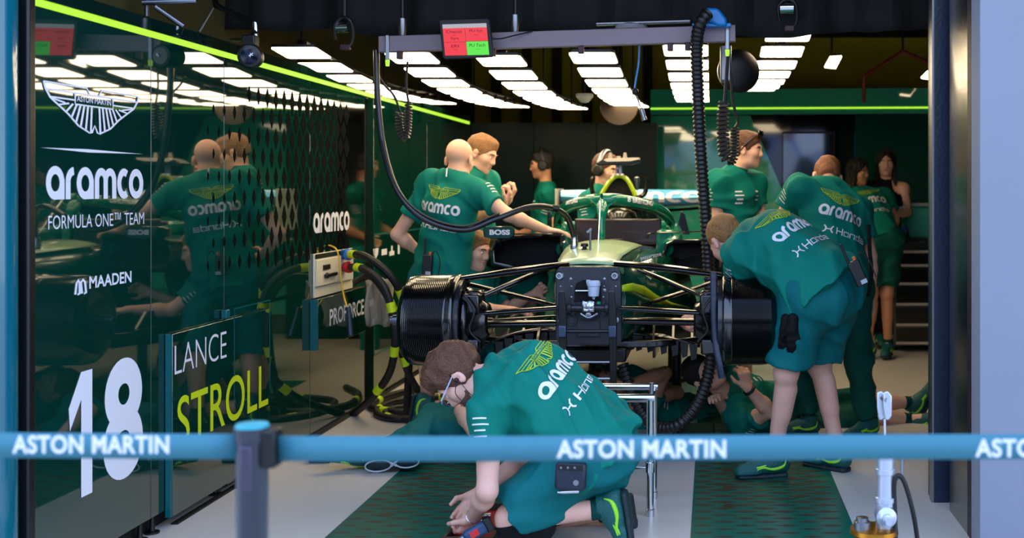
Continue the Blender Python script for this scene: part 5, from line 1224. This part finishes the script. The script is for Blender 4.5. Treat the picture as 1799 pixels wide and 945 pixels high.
mb = MB(); mb.tube(spline([at(865, 68, 5.8), at(880, 68, 5.8), at(905, 62, 5.84), at(935, 55, 5.86)], 6), .004, 6); mb.box(at(866, 68, 5.8), (.012, .012, .012)); mb.build('lead', M_rubber, tb)
# ribbed hose from the blue reel
hr = thing('hose_reel', P(1245, 30, 5.75), 'blue plastic hose guide on the right end of the beam', 'hose guide')
M_blue = mat('blue_plastic', (16, 130, 205), .35)
mb = MB(); mb.prism([at(x, y, 5.72) for x, y in ((1224, 30), (1232, 18), (1246, 13), (1262, 14), (1270, 24), (1276, 32), (1278, 45), (1262, 45), (1246, 38), (1236, 34))], (0, .10, 0)); mb.build('shell', M_blue, hr, bevel=.012)
mb = MB(); mb.bx(*[c for c in (P(1216, 0, 5.75).x, P(1284, 0, 5.75).x)], 5.74, 5.82, P(0, 47, 5.75).z, P(0, 41, 5.75).z); mb.build('base_plate', M_blue, hr, bevel=.003)
pts, rs = corrug([P(1243, 24, 5.68), P(1233, 36, 5.66), P(1226, 58, 5.70), P(1224, 90, 5.76), P(1226, 160, 5.85), P(1230, 250, 5.92), P(1236, 340, 5.98), P(1243, 430, 6.02), P(1247, 500, 6.05), P(1250, 590, 6.05), P(1246, 650, 5.98), P(1228, 705, 5.9), P(1198, 742, 5.85), P(1165, 752, 5.9), P(1135, 735, 6.0), P(1110, 690, 6.05), P(1094, 640, 6.1)], .0335, .024)
mb = MB(); mb.tube(pts, rs, 14); mb.build('ribbed_hose', mat('hose_black', (24, 22, 22), .4), label='thick black ribbed hose hanging from the blue guide, looping under the car', cat='hose', angle=60)
# smooth supply hose on the left
hs = thing('supply_hose', P(662, 95, 6), 'black smooth hose sagging from the left end of the beam to the car nose', 'hose')
S = spline([P(661, 88, 5.98), P(664, 180, 5.98), P(676, 270, 5.98), P(702, 342, 5.98), P(748, 386, 6.0), P(815, 404, 6.05), P(872, 384, 6.1), P(930, 364, 6.2), P(972, 366, 6.3), P(996, 382, 6.38), P(1008, 415, 6.43)], 10)
mb = MB(); mb.tube(S, .0165, 12); mb.build('hose', mat('hose_smooth', (30, 28, 30), .35, coat=.3), hs)
mb = MB(); mb.tube([s + Vector((.0, -.012, .02)) for s in S[18:62]], .006, 8); mb.build('side_lead', M_rubber, hs)
mb = MB(); mb.lathe(P(1009, 428, 6.44), (0, 0, 1), [(-.03, .022), (.0, .022), (.01, .019), (.05, .019)], 16); mb.build('coupling', M_chrome, hs)
mb = MB(); mb.lathe(P(976, 366, 6.3), (1, 0, -.1), [(-.02, .02), (.02, .02)], 12); mb.build('clip', M_black, hs)
def coiled(label, straight, path, R_, r, pitch, straight2=None):
    o = thing('coiled_cable', P(*path[0]), label, 'coiled cable', 'coiled cables under the beam')
    mb = MB(); mb.tube(coil([P(*q) for q in path], R_, r, pitch), r, 6); mb.build('coil', mat('coil_grey', (62, 52, 44), .4), o)
    for q in (straight, straight2):
        if q: mb = MB(); mb.tube(spline([P(*k) for k in q], 8), r*1.1, 8); mb.build('lead', M_rubber, o)
coiled('coiled grey cable hanging in a loop in front of the green wall lamps', [(666, 135, 6.1), (676, 150, 6.1), (692, 168, 6.1), (704, 198, 6.1)], [(701, 197, 6.1), (702, 225, 6.1), (710, 243, 6.1), (716, 230, 6.1), (718, 182, 6.1)], .017, .0055, .016, [(718, 182, 6.1), (714, 150, 6.1), (716, 108, 6.1)])
coiled('thick coiled black cable hanging from the right end of the beam', [(1279, 95, 5.9), (1276, 140, 5.9), (1273, 185, 5.9)], [(1273, 180, 5.9), (1270, 215, 5.9), (1272, 265, 5.9), (1278, 280, 5.9)], .026, .009, .022)
coiled('thinner coiled cable rising beside the thick coiled black one', [(1278, 287, 5.95), (1284, 288, 5.95)], [(1284, 287, 5.95), (1290, 270, 5.95), (1291, 225, 5.95)], .019, .007, .017, [(1291, 225, 5.95), (1296, 212, 6.0), (1288, 180, 6.0), (1284, 130, 6.0)])
jb = thing('junction_box', P(1278, 115, 6.1), 'grey junction box with hoses under the right end of the beam', 'junction box')
mb = MB(); mb.box(P(1275, 112, 6.15), (.06, .1, .2)); mb.build('case', M_steel, jb, bevel=.01)
mb = MB(); mb.lathe(P(1298, 125, 6.25), (.3, -1, 0), [(-.05, .11), (.0, .12), (.02, .10), (.03, .05)], 30); mb.build('cable_drum', M_black, jb)
bc = thing('blue_lead', P(1122, 84, 6.0), 'blue lead with a black ball and a metal plug hanging below the beam', 'cable')
mb = MB(); mb.tube(spline([P(1123, 80, 5.92), P(1122, 110, 5.95), P(1118, 135, 5.95), P(1115, 155, 5.95)], 6), .005, 6); mb.build('cord', M_blue, bc)
mb = MB(); mb.ball(P(1116, 161, 5.95), .018, 16); mb.build('ball', M_rubber, bc)
mb = MB(); mb.tube([P(1118, 168, 5.95), P(1125, 188, 5.95)], .004, 6); mb.lathe(P(1126, 190, 5.95), (.3, 0, -1), [(0, .008), (.005, .013), (.05, .013), (.052, .015), (.066, .015)], 14); mb.build('plug', M_steel, bc)
# ------------------------------------------------------------------ ceiling gear
cm = thing('ceiling_camera', P(440, 97, 5.2), 'round black camera head hanging above the green wall', 'camera')
c = P(440, 99, 5.2)
mb = MB(); mb.lathe(c, (.25, -1, -.05), [(-.09, .03), (-.07, .05), (.02, .054), (.03, .05), (.034, .042)], 32); mb.build('head', M_black, cm)
mb = MB(); mb.lathe(c, (.25, -1, -.05), [(.030, .04), (.035, .038), (.036, .01)], 28); mb.build('lens_cover', M_blackgloss, cm)
flat_letter('white_mark', stroke2d([[(0, .3), (.5, .6), (1, 1)], [(.3, 0), (.5, .6), (.4, 1)], [(.5, .6), (1, .4)]], .2)and fit2(stroke2d([[(0, .3), (.5, .6), (1, 1)], [(.3, 0), (.5, .6), (.4, 1)], [(.5, .6), (1, .4)]], .2), .02, .02), c+Vector((.25, -1, -.05)).normalized()*.038+Vector((.008, 0, .004)), (1, .25, 0), (0, 0, 1), M_white, cm, .002)
mb = MB(); mb.box(P(440, 72, 5.24), (.06, .06, .05)); mb.box(P(428, 70, 5.25), (.12, .04, .012)); mb.build('yoke', M_black, cm, bevel=.006)
mb = MB(); mb.tube([P(447, 60, 5.26), P(447, 46, 5.28), P(436, 36, 5.3), P(380, 10, 5.4), P(370, -40, 5.5)], .014, 10); mb.build('arm', M_black, cm)
mb = MB(); mb.lathe(P(449, 44, 5.27), (0, 0, 1), [(-.05, .012), (.01, .016), (.02, .01)], 12); mb.build('clamp', M_chrome, cm)
mb = MB(); mb.tube([P(374, 14, 5.38), P(349, 56, 5.3)], .006, 8); mb.build('stay', M_steel, cm)
tr = thing('truss', P(290, 10, 4.95), 'silver aluminium truss above the green wall at the top left', 'truss')
for a, b in (((258, -120), (258, 28)), ((250, 5), (345, 2)), ((250, -60), (345, -70)), ((272, 12), (322, 46)), ((262, -60), (330, 2))):
    mb = MB(); mb.tube([P(a[0], a[1], 5.0), P(b[0], b[1], 5.05)], .011, 10); mb.build('strut', M_steel, tr)
for lab, px, py, d in (('chrome tube clamp in front of the drape above the leftmost lamps', 605, 55, 5.98), ('chrome tube clamp above the nearest lamp of the right row', 1385, 22, 5.98)):
    k = thing('hanging_clamp', P(px, py, d), lab, 'clamp', 'pipe clamps')
    mb = MB(); mb.lathe(P(px-14, py-8, d), (1, -.1, 0), [(0, .032), (.07, .032)], 24); mb.build('tube_end', M_chrome, k)
    mb = MB(); mb.tube(spline([P(px-16, py+14, d), P(px-18, py-10, d-.03), P(px-4, py-24, d-.03), P(px+12, py-16, d-.03), P(px+14, py+14, d), P(px+6, py+30, d)], 6), .010, 8); mb.build('hook', M_black, k)
    mb = MB(); mb.cyl(P(px, py-20, d), (P(px, py-20, d).x, d, 3.1), .012, None, 10); mb.build('drop_rod', M_black, k)
    mb = MB(); mb.box(P(px+2, py+28, d), (.05, .03, .03)); mb.build('plate', M_lampback, k, bevel=.004)
mb = MB(); mb.lathe(P(1027, 165, 8.2), (0, 0, -1), [(0, .062), (.02, .064), (.035, .05), (.06, .03), (.066, .008)], 24); sn_ = mb.build('ceiling_sensor', mat('dome_white', (200, 200, 190), .4), label='white dome under the ceiling behind the lamp rows', cat='sensor')
mb = MB(); mb.lathe(P(1088, 187, 9.2), (0, -1, 0), [(-.03, .13), (0, .155), (.02, .15), (.025, .0)], 40); rd_ = mb.build('hanging_disc', mat('brown_disc', (62, 46, 32), .5), label='brown round disc hanging behind the lamps above the far wall', cat='disc')
q_ = P(1027, 165, 8.2); mb = MB(); mb.cyl(q_, (q_.x, q_.y, 3.1), .008, None, 8); mb.build('drop_rod', M_black, sn_)
q_ = P(1088, 187, 9.2); mb = MB(); mb.cyl(q_+Vector((0, .02, .1)), (q_.x, q_.y+.02, 3.1), .012, None, 8); mb.build('drop_rod', M_black, rd_)
cf = thing('ceiling_fixture', P(1110, 40, 6.05), 'pale dish with a grey tube above the middle of the beam', 'ceiling fixture')
mb = MB(); mb.tube([P(1048, 42, 6.05), P(1212, 37, 6.05)], .013, 12); mb.build('tube', M_steel, cf)
mb = MB(); mb.lathe(P(1108, 52, 6.1), (0, 0, 1), [(0, .095), (.02, .09), (.035, .05), (.04, .01)], 30); mb.build('dish', mat('dish_grey', (150, 152, 160), .4), cf)
for lab, a, d in (('small warm lamp on the far ceiling right of the lamp rows', ((1449, 119), (1459, 101), (1479, 100), (1468, 121)), 10.2), ('small warm lamp on the far ceiling by the navy post', ((1619, 138), (1630, 127), (1652, 124), (1640, 141)), 10.2)):
    mb = MB(); mb.prism([at(x, y, d) for x, y in a], (0, .03, .015)); sl = mb.build('ceiling_spotlight', M_lamp, label=lab, cat='lamp', group='small far lamps')
    mb = MB(); mb.prism([at(x+(x-1463)*.0, y-3, d+.03) for x, y in a], (0, .03, .02)); mb.build('housing', M_black, sl)
    q_ = at(a[0][0]+12, a[0][1]-10, d+.05); mb = MB(); mb.cyl(q_, (q_.x, q_.y, 3.1), .01, None, 8); mb.build('drop_rod', M_black, sl)
rt = thing('ceiling_truss', P(1560, 110, 11), 'dark red pointed frame under the ceiling at the back right', 'frame')
for a, b in (((1518, 134), (1586, 90)), ((1586, 90), (1650, 118)), ((1518, 134), (1518, 180))):
    mb = MB(); mb.tube([P(a[0], a[1], 10.6), P(b[0], b[1], 10.6)], .018, 8); mb.build('bar', mat('dark_red', (120, 30, 16), .5), rt)
q_ = P(1586, 90, 10.6); mb = MB(); mb.cyl(q_, (q_.x, q_.y, 3.1), .01, None, 8); mb.build('drop_rod', M_black, rt)
# ------------------------------------------------------------------ screens on the back walls
ms = thing('monitor', on_back(t_of(1420), 1.7, .05), 'large dark screen on the back wall above the leaning man', 'screen')
mb = MB(); slab(mb, t_of(1374), t_of(1466), 1.30, 2.0, .012, .05); mb.build('bezel', M_black, ms)
mb = MB(); slab(mb, t_of(1376), t_of(1464), 1.32, 1.98, .05, .053); mb.build('glass', mat('screen_glass', (16, 20, 34), .05, ior=1.9, coat=.5), ms)
m2 = thing('monitor', P(745, 290, 10.7), 'dim screen with two lime bars at the back, left of the bald man', 'screen')
mb = MB(); mb.prism([P(x, y, 10.75) for x, y in ((718, 252), (783, 256), (783, 338), (718, 338))], (0, .05, 0)); mb.build('bezel', M_black, m2, bevel=.004)
mb = MB(); mb.prism([P(x, y, 10.74) for x, y in ((722, 256), (779, 260), (779, 334), (722, 334))], (0, .008, 0)); mb.build('glass', mat('screen_dim', (26, 32, 46), .2, emit=.25), m2)
mb = MB()
for y in (282, 299): mb.add([P(748, y-2, 10.735), P(770, y-2, 10.735), P(770, y+2, 10.735), P(748, y+2, 10.735)], [(0, 1, 2, 3)])
mb.build('lime_bars', emit('bars_lime', (190, 220, 40), .4), m2)
# ------------------------------------------------------------------ bench at the back right
bn = thing('workbench', P(1640, 600, 10), 'dark green tool bench with drawers behind the navy post', 'workbench')
x0, x1 = 1.60, 2.7
mb = MB(); mb.bx(x0, x1, 10.0, 10.5, .06, .98); mb.build('carcass', M_green_dk, bn, bevel=.006)
mb = MB(); mb.bx(x0, x1, 10.02, 10.5, .98, 1.0); mb.build('worktop', M_black, bn, bevel=.004)
mb = MB(); mb.bx(x0, x1, 10.30, 10.34, 1.0, 1.28); mb.build('riser', M_green_hi, bn, bevel=.003)
mb = MB(); mb.bx(x0-.1, x1, 10.22, 10.5, 1.28, 1.31); mb.build('upper_shelf', mat('shelf_pale', (150, 160, 150), .4), bn, bevel=.003)
for i, (z0, z1) in enumerate(((.88, .97), (.76, .86), (.60, .73), (.42, .57), (.24, .39), (.08, .21))):
    mb = MB(); mb.bx(x0+.02, x1-.02, 9.985, 10.0, z0, z1); dr = mb.build('drawer', M_blackgloss if i else M_green_dk, bn, bevel=.003)
    mb = MB(); mb.bx(x0+.02, x1-.02, 9.972, 9.985, z0-.006, z0+.016); mb.build('pull', mat('pull_pale', (196, 190, 176), .4), dr)
sb_ = thing('spray_bottle', P(1582, 400, 10.1), 'green spray bottle with a white trigger on the tool bench', 'spray bottle')
bx_, by_, bz_ = 1.70, 10.12, 1.0
mb = MB(); mb.lathe((bx_, by_, bz_), (0, 0, 1), [(0, .035), (.01, .042), (.12, .042), (.16, .03), (.19, .014), (.21, .014)], 20); mb.build('bottle', mat('bottle_green', (30, 140, 110), .2, trans=.3), sb_)
mb = MB(); mb.lathe((bx_, by_, bz_+.06), (0, 0, 1), [(0, .0425), (.04, .0425)], 20); mb.build('bottle_label', mat('label_blue', (40, 80, 170), .4), sb_)
mb = MB(); mb.prism([(bx_-.06, by_-.01, bz_+.24), (bx_-.05, by_-.01, bz_+.28), (bx_+.03, by_-.01, bz_+.28), (bx_+.03, by_-.01, bz_+.25), (bx_+.015, by_-.01, bz_+.21), (bx_-.015, by_-.01, bz_+.21), (bx_-.02, by_-.01, bz_+.245)], (0, .025, 0)); mb.build('trigger_head', M_white, sb_, bevel=.004)
mb = MB(); mb.tube(spline([(1.93, 10.1, 1.005), (1.98, 10.08, 1.02), (2.03, 10.1, 1.01)], 6), .008, 8); mb.build('red_lead', M_redplug, label='short red lead lying on the tool bench worktop', cat='cable')
# ------------------------------------------------------------------ chrome trestle
ts = thing('trestle', (-.5, 5.1, 0), 'chrome tube trestle standing behind the kneeling man', 'trestle')
xa, xb2 = -.86, -.268
for nm, a, b, r in (('top_bar', (xa, 4.97, .515), (xb2+.02, 4.97, .515), .018), ('top_bar', (xa, 5.26, .515), (xb2+.02, 5.26, .515), .016), ('lower_bar', (xa, 4.97, .21), (xb2, 4.97, .21), .008), ('lower_bar', (xa, 5.26, .21), (xb2, 5.26, .21), .008), ('side_bar', (xb2, 4.97, .5), (xb2, 5.26, .5), .014), ('side_bar', (xa, 4.97, .5), (xa, 5.26, .5), .014)):
    mb = MB(); mb.cyl(a, b, r, None, 20); mb.build(nm, M_chrome, ts)
for x in (xa, xb2):
    for y in (4.97, 5.26):
        mb = MB(); mb.lathe((x, y, 0), (0, 0, 1), [(0, .019), (.03, .019), (.032, .0165), (.19, .0165), (.192, .021), (.235, .021), (.237, .0165), (.5, .0165), (.51, .018)], 20); mb.build('leg', M_chrome, ts)
for x in (xa, xb2): mb = MB(); mb.lathe((x, 5.1, .5), (0, 0, 1), [(0, .01), (.06, .01)], 10); mb.build('pin', M_steel, ts)
# ------------------------------------------------------------------ what the kneeling man works at
ty = thing('tool_tray', (-.98, 4.7, 0), 'shallow black tool tray with red insert on the floor at the kneeling man\u2019s hands', 'tool tray')
mb = MB(); xA, xB, yA, yB = -1.06, -.86, 4.48, 4.98
mb.bx(xA, xB, yA, yB, .004, .012); mb.bx(xA, xA+.012, yA, yB, .012, .055); mb.bx(xB-.012, xB, yA, yB, .012, .055); mb.bx(xA+.012, xB-.012, yA, yA+.012, .012, .055); mb.bx(xA+.012, xB-.012, yB-.012, yB, .012, .055); mb.build('tray', mat('tray_dark', (40, 32, 28), .5), ty)
mb = MB(); mb.bx(xA+.016, xB-.016, yA+.016, yB-.016, .013, .026); mb.build('insert', mat('tray_red', (176, 24, 22), .6), ty)
for i in range(4):
    mb = MB(); y = 4.62+.075*i; mb.lathe((-.99+.02*(i % 2), y, .036), (1, .15, 0), [(-.05, .008), (0, .008), (.005, .012), (.03, .012)], 12); mb.build('socket', M_chrome, None, label=('first', 'second', 'third', 'fourth')[i]+' chrome socket from the near end of the tool tray', cat='socket', group='chrome sockets in the tray')
dd = thing('cordless_tool', P(838, 932, 4.45), 'small blue cordless tool with a red plate beside the tool tray', 'power tool')
o = P(836, 934, 4.42)
mb = MB(); Rr = Matrix.Rotation(-.5, 3, 'Y') @ Matrix.Rotation(.3, 3, 'Z'); mb.box(o, (.10, .05, .05), Rr); mb.build('body', mat('tool_blue', (26, 58, 96), .4), dd, bevel=.014)
mb = MB(); mb.box(o+Vector((0, -.0255, .0)), (.035, .004, .026), Rr); mb.build('red_plate', M_redplug, dd, bevel=.001)
mb = MB(); mb.lathe(o+Rr @ Vector((-.05, 0, 0)), Rr @ Vector((-1, 0, 0)), [(0, .018), (.025, .016), (.03, .008), (.075, .006)], 14); mb.build('chuck', M_steel, dd)
mb = MB(); mb.box(o+Rr @ Vector((.055, 0, -.0)), (.03, .056, .058), Rr); mb.build('battery', M_black, dd, bevel=.006)
def radio(label, c, R3, pxs=1., name='radio', cat='radio'):
    r = thing(name, c, label, cat, 'two-way radios')
    mb = MB(); mb.box(c, (.058, .035, .125), R3); mb.build('body', M_black, r, bevel=.006)
    mb = MB(); mb.cyl(c+R3 @ Vector((-.02, 0, .062)), c+R3 @ Vector((-.02, 0, .16)), .008, .006, 10); mb.build('antenna', M_rubber, r)
    mb = MB(); mb.cyl(c+R3 @ Vector((.012, 0, .062)), c+R3 @ Vector((.012, 0, .08)), .009, None, 12); mb.build('knob', mat('orange_knob', (206, 96, 30), .5), r)
    mb = MB(); mb.box(c+R3 @ Vector((.01, -.018, -.045)), (.03, .003, .02), R3); mb.build('badge', mat('badge_grey', (170, 176, 184), .5), r)
    mb = MB(); mb.tube(spline([c+R3 @ Vector(q) for q in ((.02, -.01, .06), (.05, -.02, .09), (.075, -.01, .03), (.07, -.01, -.05))], 6), .003, 6); mb.build('lead', M_rubber, r)
radio('black two-way radio clipped to the back of the bald man\u2019s waistband', P(751, 466, 6.76), Matrix.Rotation(.05, 3, 'Y'))
radio('black two-way radio clipped to the bending man\u2019s waistband', P(1507, 480, 5.42), Matrix.Rotation(-.42, 3, 'Y'))
bp = thing('belt_pack', P(1003, 836, 4.36), 'dark blue belt pack on the kneeling man\u2019s hip', 'belt pack'); c = P(1003, 836, 4.345)
mb = MB(); Rp = Matrix.Rotation(.05, 3, 'Y'); mb.box(c, (.118, .045, .105), Rp); mb.build('case', mat('pack_navy', (26, 32, 50), .45), bp, bevel=.012)
mb = MB(); mb.box(c+Vector((0, -.024, .038)), (.098, .003, .022), Rp); mb.build('front_panel', M_black, bp, bevel=.001)
for i in range(3): mb = MB(); mb.lathe(c+Vector((-.034+.026*i, -.0255, .038)), (0, -1, 0), [(0, .005), (.003, .0045)], 10); mb.build('button', M_steel, bp)
mb = MB(); mb.lathe(c+Vector((.022, -.022, -.02)), (0, -1, 0), [(0, .011), (.004, .011), (.005, .005)], 14); mb.build('round_badge', M_steel, bp)
mb = MB(); mb.lathe(c+Vector((-.03, -.005, -.060)), (1, 0, .05), [(-.02, .004), (0, .007), (.06, .008), (.062, .006)], 12); mb.build('connector', M_chrome, bp)
# glasses and ear lead of the kneeling man
x, y, z = head_frame((-.45, -.12, -.89), (-.89, .05, .45)); hc = P(808, 663, 4.58); L = lambda a, b, d: hc+(x*a+y*b+z*d)*1.03
gl = thing('glasses', hc, 'dark-framed glasses worn by the kneeling man', 'glasses')
for g in (-1, 1):
    mb = MB(); c = L(g*.032, .112, 0); mb.tube([c+(x*math.cos(t)*.024*1.03+z*math.sin(t)*.019) for t in [2*PI*i/20 for i in range(20)]], .0022, 6, closed=True); mb.build('rim', M_navy, gl)
    mb = MB(); mb.tube([L(g*.056, .112, .004), L(g*.078, .10, .008), L(g*.083, .0, .014), L(g*.082, -.02, .0)], .0028, 6); mb.build('temple', mat('temple_pale', (176, 190, 214), .25) , gl)
    mb = MB(); mb.add([c+(x*math.cos(t)*.024+z*math.sin(t)*.019) for t in [2*PI*i/20 for i in range(20)]], [tuple(range(20))]); mb.build('lens', mat('lens', (225, 240, 245), .02, trans=1.), gl)
mb = MB(); mb.tube([L(-.01, .114, .004), L(.01, .114, .004)], .0022, 6); mb.build('bridge', M_navy, gl)
ep = thing('earpiece', L(-.085, 0, 0), 'black earpiece with a thin lead at the kneeling man\u2019s ear', 'earpiece')
sd = -1 if x.y > 0 else 1
mb = MB(); mb.ball(L(sd*.088, .004, -.008), .010, 12); mb.build('bud', M_rubber, ep)
mb = MB(); mb.tube(spline([L(sd*.092, .004, -.012), L(sd*.09, .05, -.03), P(818, 712, 4.45), P(824, 735, 4.44)], 8), .0018, 6); mb.tube(spline([L(sd*.09, -.002, -.01), L(sd*.085, .02, -.06), P(833, 700, 4.46), P(838, 716, 4.45)], 8), .0015, 6); mb.build('lead', M_rubber, ep)
mb = MB(); mb.ball(P(824, 737, 4.44), .008, 10); mb.build('microphone', M_rubber, ep)
sgl = thing('sunglasses', P(1318, 244, 7.5), 'dark sunglasses pushed up on the hair of the man in the green polo', 'sunglasses')
x, y, z = head_frame((.97, -.2, -.05), (.08, 0, 1)); hc = P(1312, 264, 7.6); L = lambda a, b, d: hc+(x*a+y*b+z*d)
for g in (-1, 1):
    mb = MB(); mb.tube([L(g*.088, -.03, -.01), L(g*.09, .0, .03), L(g*.078, .07, .095)], .005, 6); mb.build('temple', M_black, sgl)
    mb = MB(); mb.ball(L(g*.038, .088, .115), (.032, .012, .026), 14, 0, Matrix((x, y, z)).transposed()); mb.build('lens', M_blackgloss, sgl)
mb = MB(); mb.tube([L(-.01, .10, .118), L(.01, .10, .118)], .004, 6); mb.build('bridge', M_black, sgl)
# dark gloves dangling by the bending man's hip
gv = thing('work_glove', P(1388, 590, 5.5), 'black work gloves hanging beside the right drum at the bending man\u2019s thigh', 'gloves')
for i, (dx, dd_) in enumerate(((0, 0), (14, -.03))):
    S = Solid(); hand_prims(S, P(1380+dx*.8, 572, 5.46+dd_), (.0+.1*i, 0, -1), (0, 1, 0), (-1 if i else 1, 0, 0), .25, .82, .003); S.cone(P(1382+dx*.8, 560, 5.46+dd_), P(1380+dx*.8, 580, 5.46+dd_), .028, .027, .01); solid_obj('glove', S, .005, C_BLACK, gv)
mb = MB(); mb.tube(spline([P(1526, 395, 6.35), P(1528, 440, 6.33), P(1531, 480, 6.33), P(1524, 520, 6.35)], 6), .012, 8, flat=((0, 1, 0), .3)); mb.build('hanging_strap', C_BLACK, label='black strap hanging behind the bending man\u2019s radio', cat='strap')
# wrist bands
def wrist_band(nm, lab, a, b, r, m, w_):
    d_ = unit(Vector(b)-Vector(a)); u_ = d_.orthogonal().normalized(); v_ = d_.cross(u_); mb = MB(); c_ = Vector(b)-d_*.012
    mb.tube([c_+(u_*math.cos(t)+v_*math.sin(t))*r for t in [2*PI*i/24 for i in range(24)]], w_, 8, closed=True); mb.build(nm, m, label=lab, cat='wristband')
wrist_band('bracelet', 'silver bracelet on the kneeling man\u2019s near wrist', P(856, 862, 4.36), P(832, 908, 4.56), .031, M_chrome, .0025)
wrist_band('watch', 'black watch strap on the raised wrist of the lying man under the car', P(1352, 722, 6.3), P(1314, 682, 6.22), .031, M_rubber, .009)
# ------------------------------------------------------------------ foreground air jack
jk = thing('air_jack', P(1553, 945, 4.1), 'silver upright jack tool with T handle and gold foot at the front right', 'jack'); JD = 4.1
c = lambda px, py: P(px, py, JD)
M_silver = mat('silver_paint', (196, 202, 214), .25, metal=.6); M_gold2 = mat('gold_metal', (176, 118, 30), .3, metal=.8)
z0 = .0
mb = MB()
for x_, dd_ in ((1547, .0), (1558, -.03)):
    mb.prism([P(x_-6, 690, JD+dd_), P(x_+2, 687, JD+dd_), P(x_+9, 696, JD+dd_), P(x_+9, 730, JD+dd_), P(x_+4, 738, JD+dd_), P(x_-3, 738, JD+dd_), P(x_-6, 715, JD+dd_)], (0, .012, 0))
mb.build('handle_plate', M_silver, jk, bevel=.004)
mb = MB(); mb.cyl(P(1550, 699, JD), P(1558, 703, JD-.03), .009, None, 12); mb.build('grip_pin', M_steel, jk)
mb = MB(); mb.cyl(c(1554, 735), c(1555, 815), .005, None, 12); mb.build('rod', M_chrome, jk)
xx = c(1555, 800).x
mb = MB(); mb.lathe((xx, JD, 0), (0, 0, 1), [(.20, .034), (.30, .034), (.302, .038), (.318, .038), (.32, .030), (.40, .030), (.402, .035), (.42, .035), (.422, .031), (.468, .031), (.475, .012)], 24); mb.build('cylinder', M_silver, jk)
mb = MB(); mb.lathe((xx-.005, JD-.05, .262), (0, -1, 0), [(-.04, .036), (.02, .036), (.024, .026), (.03, .018), (.05, .018), (.052, .012), (.075, .012)], 24); mb.build('pump_head', M_silver, jk)
mb = MB(); mb.lathe((xx-.04, JD, 0), (0, 0, 1), [(0, .09), (.03, .095), (.04, .07), (.18, .07), (.19, .088), (.205, .085), (.21, .06)], 36); mb.build('foot', M_gold2, jk)
mb = MB(); mb.lathe((xx-.085, JD-.02, .205), (0, 0, 1), [(0, .03), (.03, .03), (.032, .022), (.045, .022), (.047, .01)], 20); mb.build('valve', M_steel, jk)
mb = MB(); mb.tube([P(1585, 770, JD), P(1585, 838, JD), P(1577, 842, JD), P(1562, 838, JD)], .005, 8); mb.build('bracket', M_steel, jk)
mb = MB(); mb.tube(spline([P(1574, 960, JD-.05), P(1572, 900, JD-.02), P(1571, 850, JD-.02), P(1578, 835, JD-.02), P(1590, 850, JD-.02), P(1604, 900, JD-.02), P(1612, 950, JD), P(1616, 1000, JD+.03)], 8), .0085, 8); mb.build('air_line', M_rubber, jk)
# small box on the floor
kb = thing('floor_box', P(566, 805, 5.95), 'small black flat box on the floor behind the belt', 'box')
mb = MB(); mb.box(P(566, 800, 5.98)+Vector((0, 0, -.0)), (.11, .09, .04)); 
cz = P(566, 800, 5.98).z
mb = MB(); xx = P(566, 800, 5.98).x; mb.bx(xx-.055, xx+.055, 5.93, 6.03, .0, .045); mb.build('case', M_navy, kb, bevel=.006)
mb = MB(); mb.bx(xx-.06, xx+.06, 5.925, 6.035, .045, .053); mb.build('lid', M_black, kb, bevel=.003)
# car props: stands and underbody trolley that carry the raised car
for lab, x_, y_ in (('black axle stand under the left of the car floor', -1.0, 7.2), ('black axle stand under the right of the car floor', -.22, 7.2), ('black axle stand under the rear left of the car floor', -.9, 8.6), ('black axle stand under the rear right of the car floor', -.3, 8.6)):
    s_ = thing('axle_stand', (x_, y_, 0), lab, 'stand', 'axle stands under the car')
    mb = MB(); mb.lathe((x_, y_, .03), (0, 0, 1), [(0, .03), (.5, .03), (.505, .05), (.562, .05)], 20); mb.build('column', M_black, s_)
    mb = MB(); mb.lathe((x_, y_, 0), (0, 0, 1), [(0, .14), (.02, .14), (.03, .05)], 24); mb.build('base', M_black, s_)
cr = thing('creeper', (-.1, 6.2, 0), 'flat dark board lying on the floor under the front of the car', 'board')
mb = MB(); mb.bx(-.35, .02, 6.02, 6.6, .02, .075); mb.build('board', M_black, cr, bevel=.012)
mb = MB(); mb.bx(-.36, .03, 6.0, 6.02, .01, .08); mb.build('edge', mat('edge_grey', (60, 62, 72), .4), cr, bevel=.004)
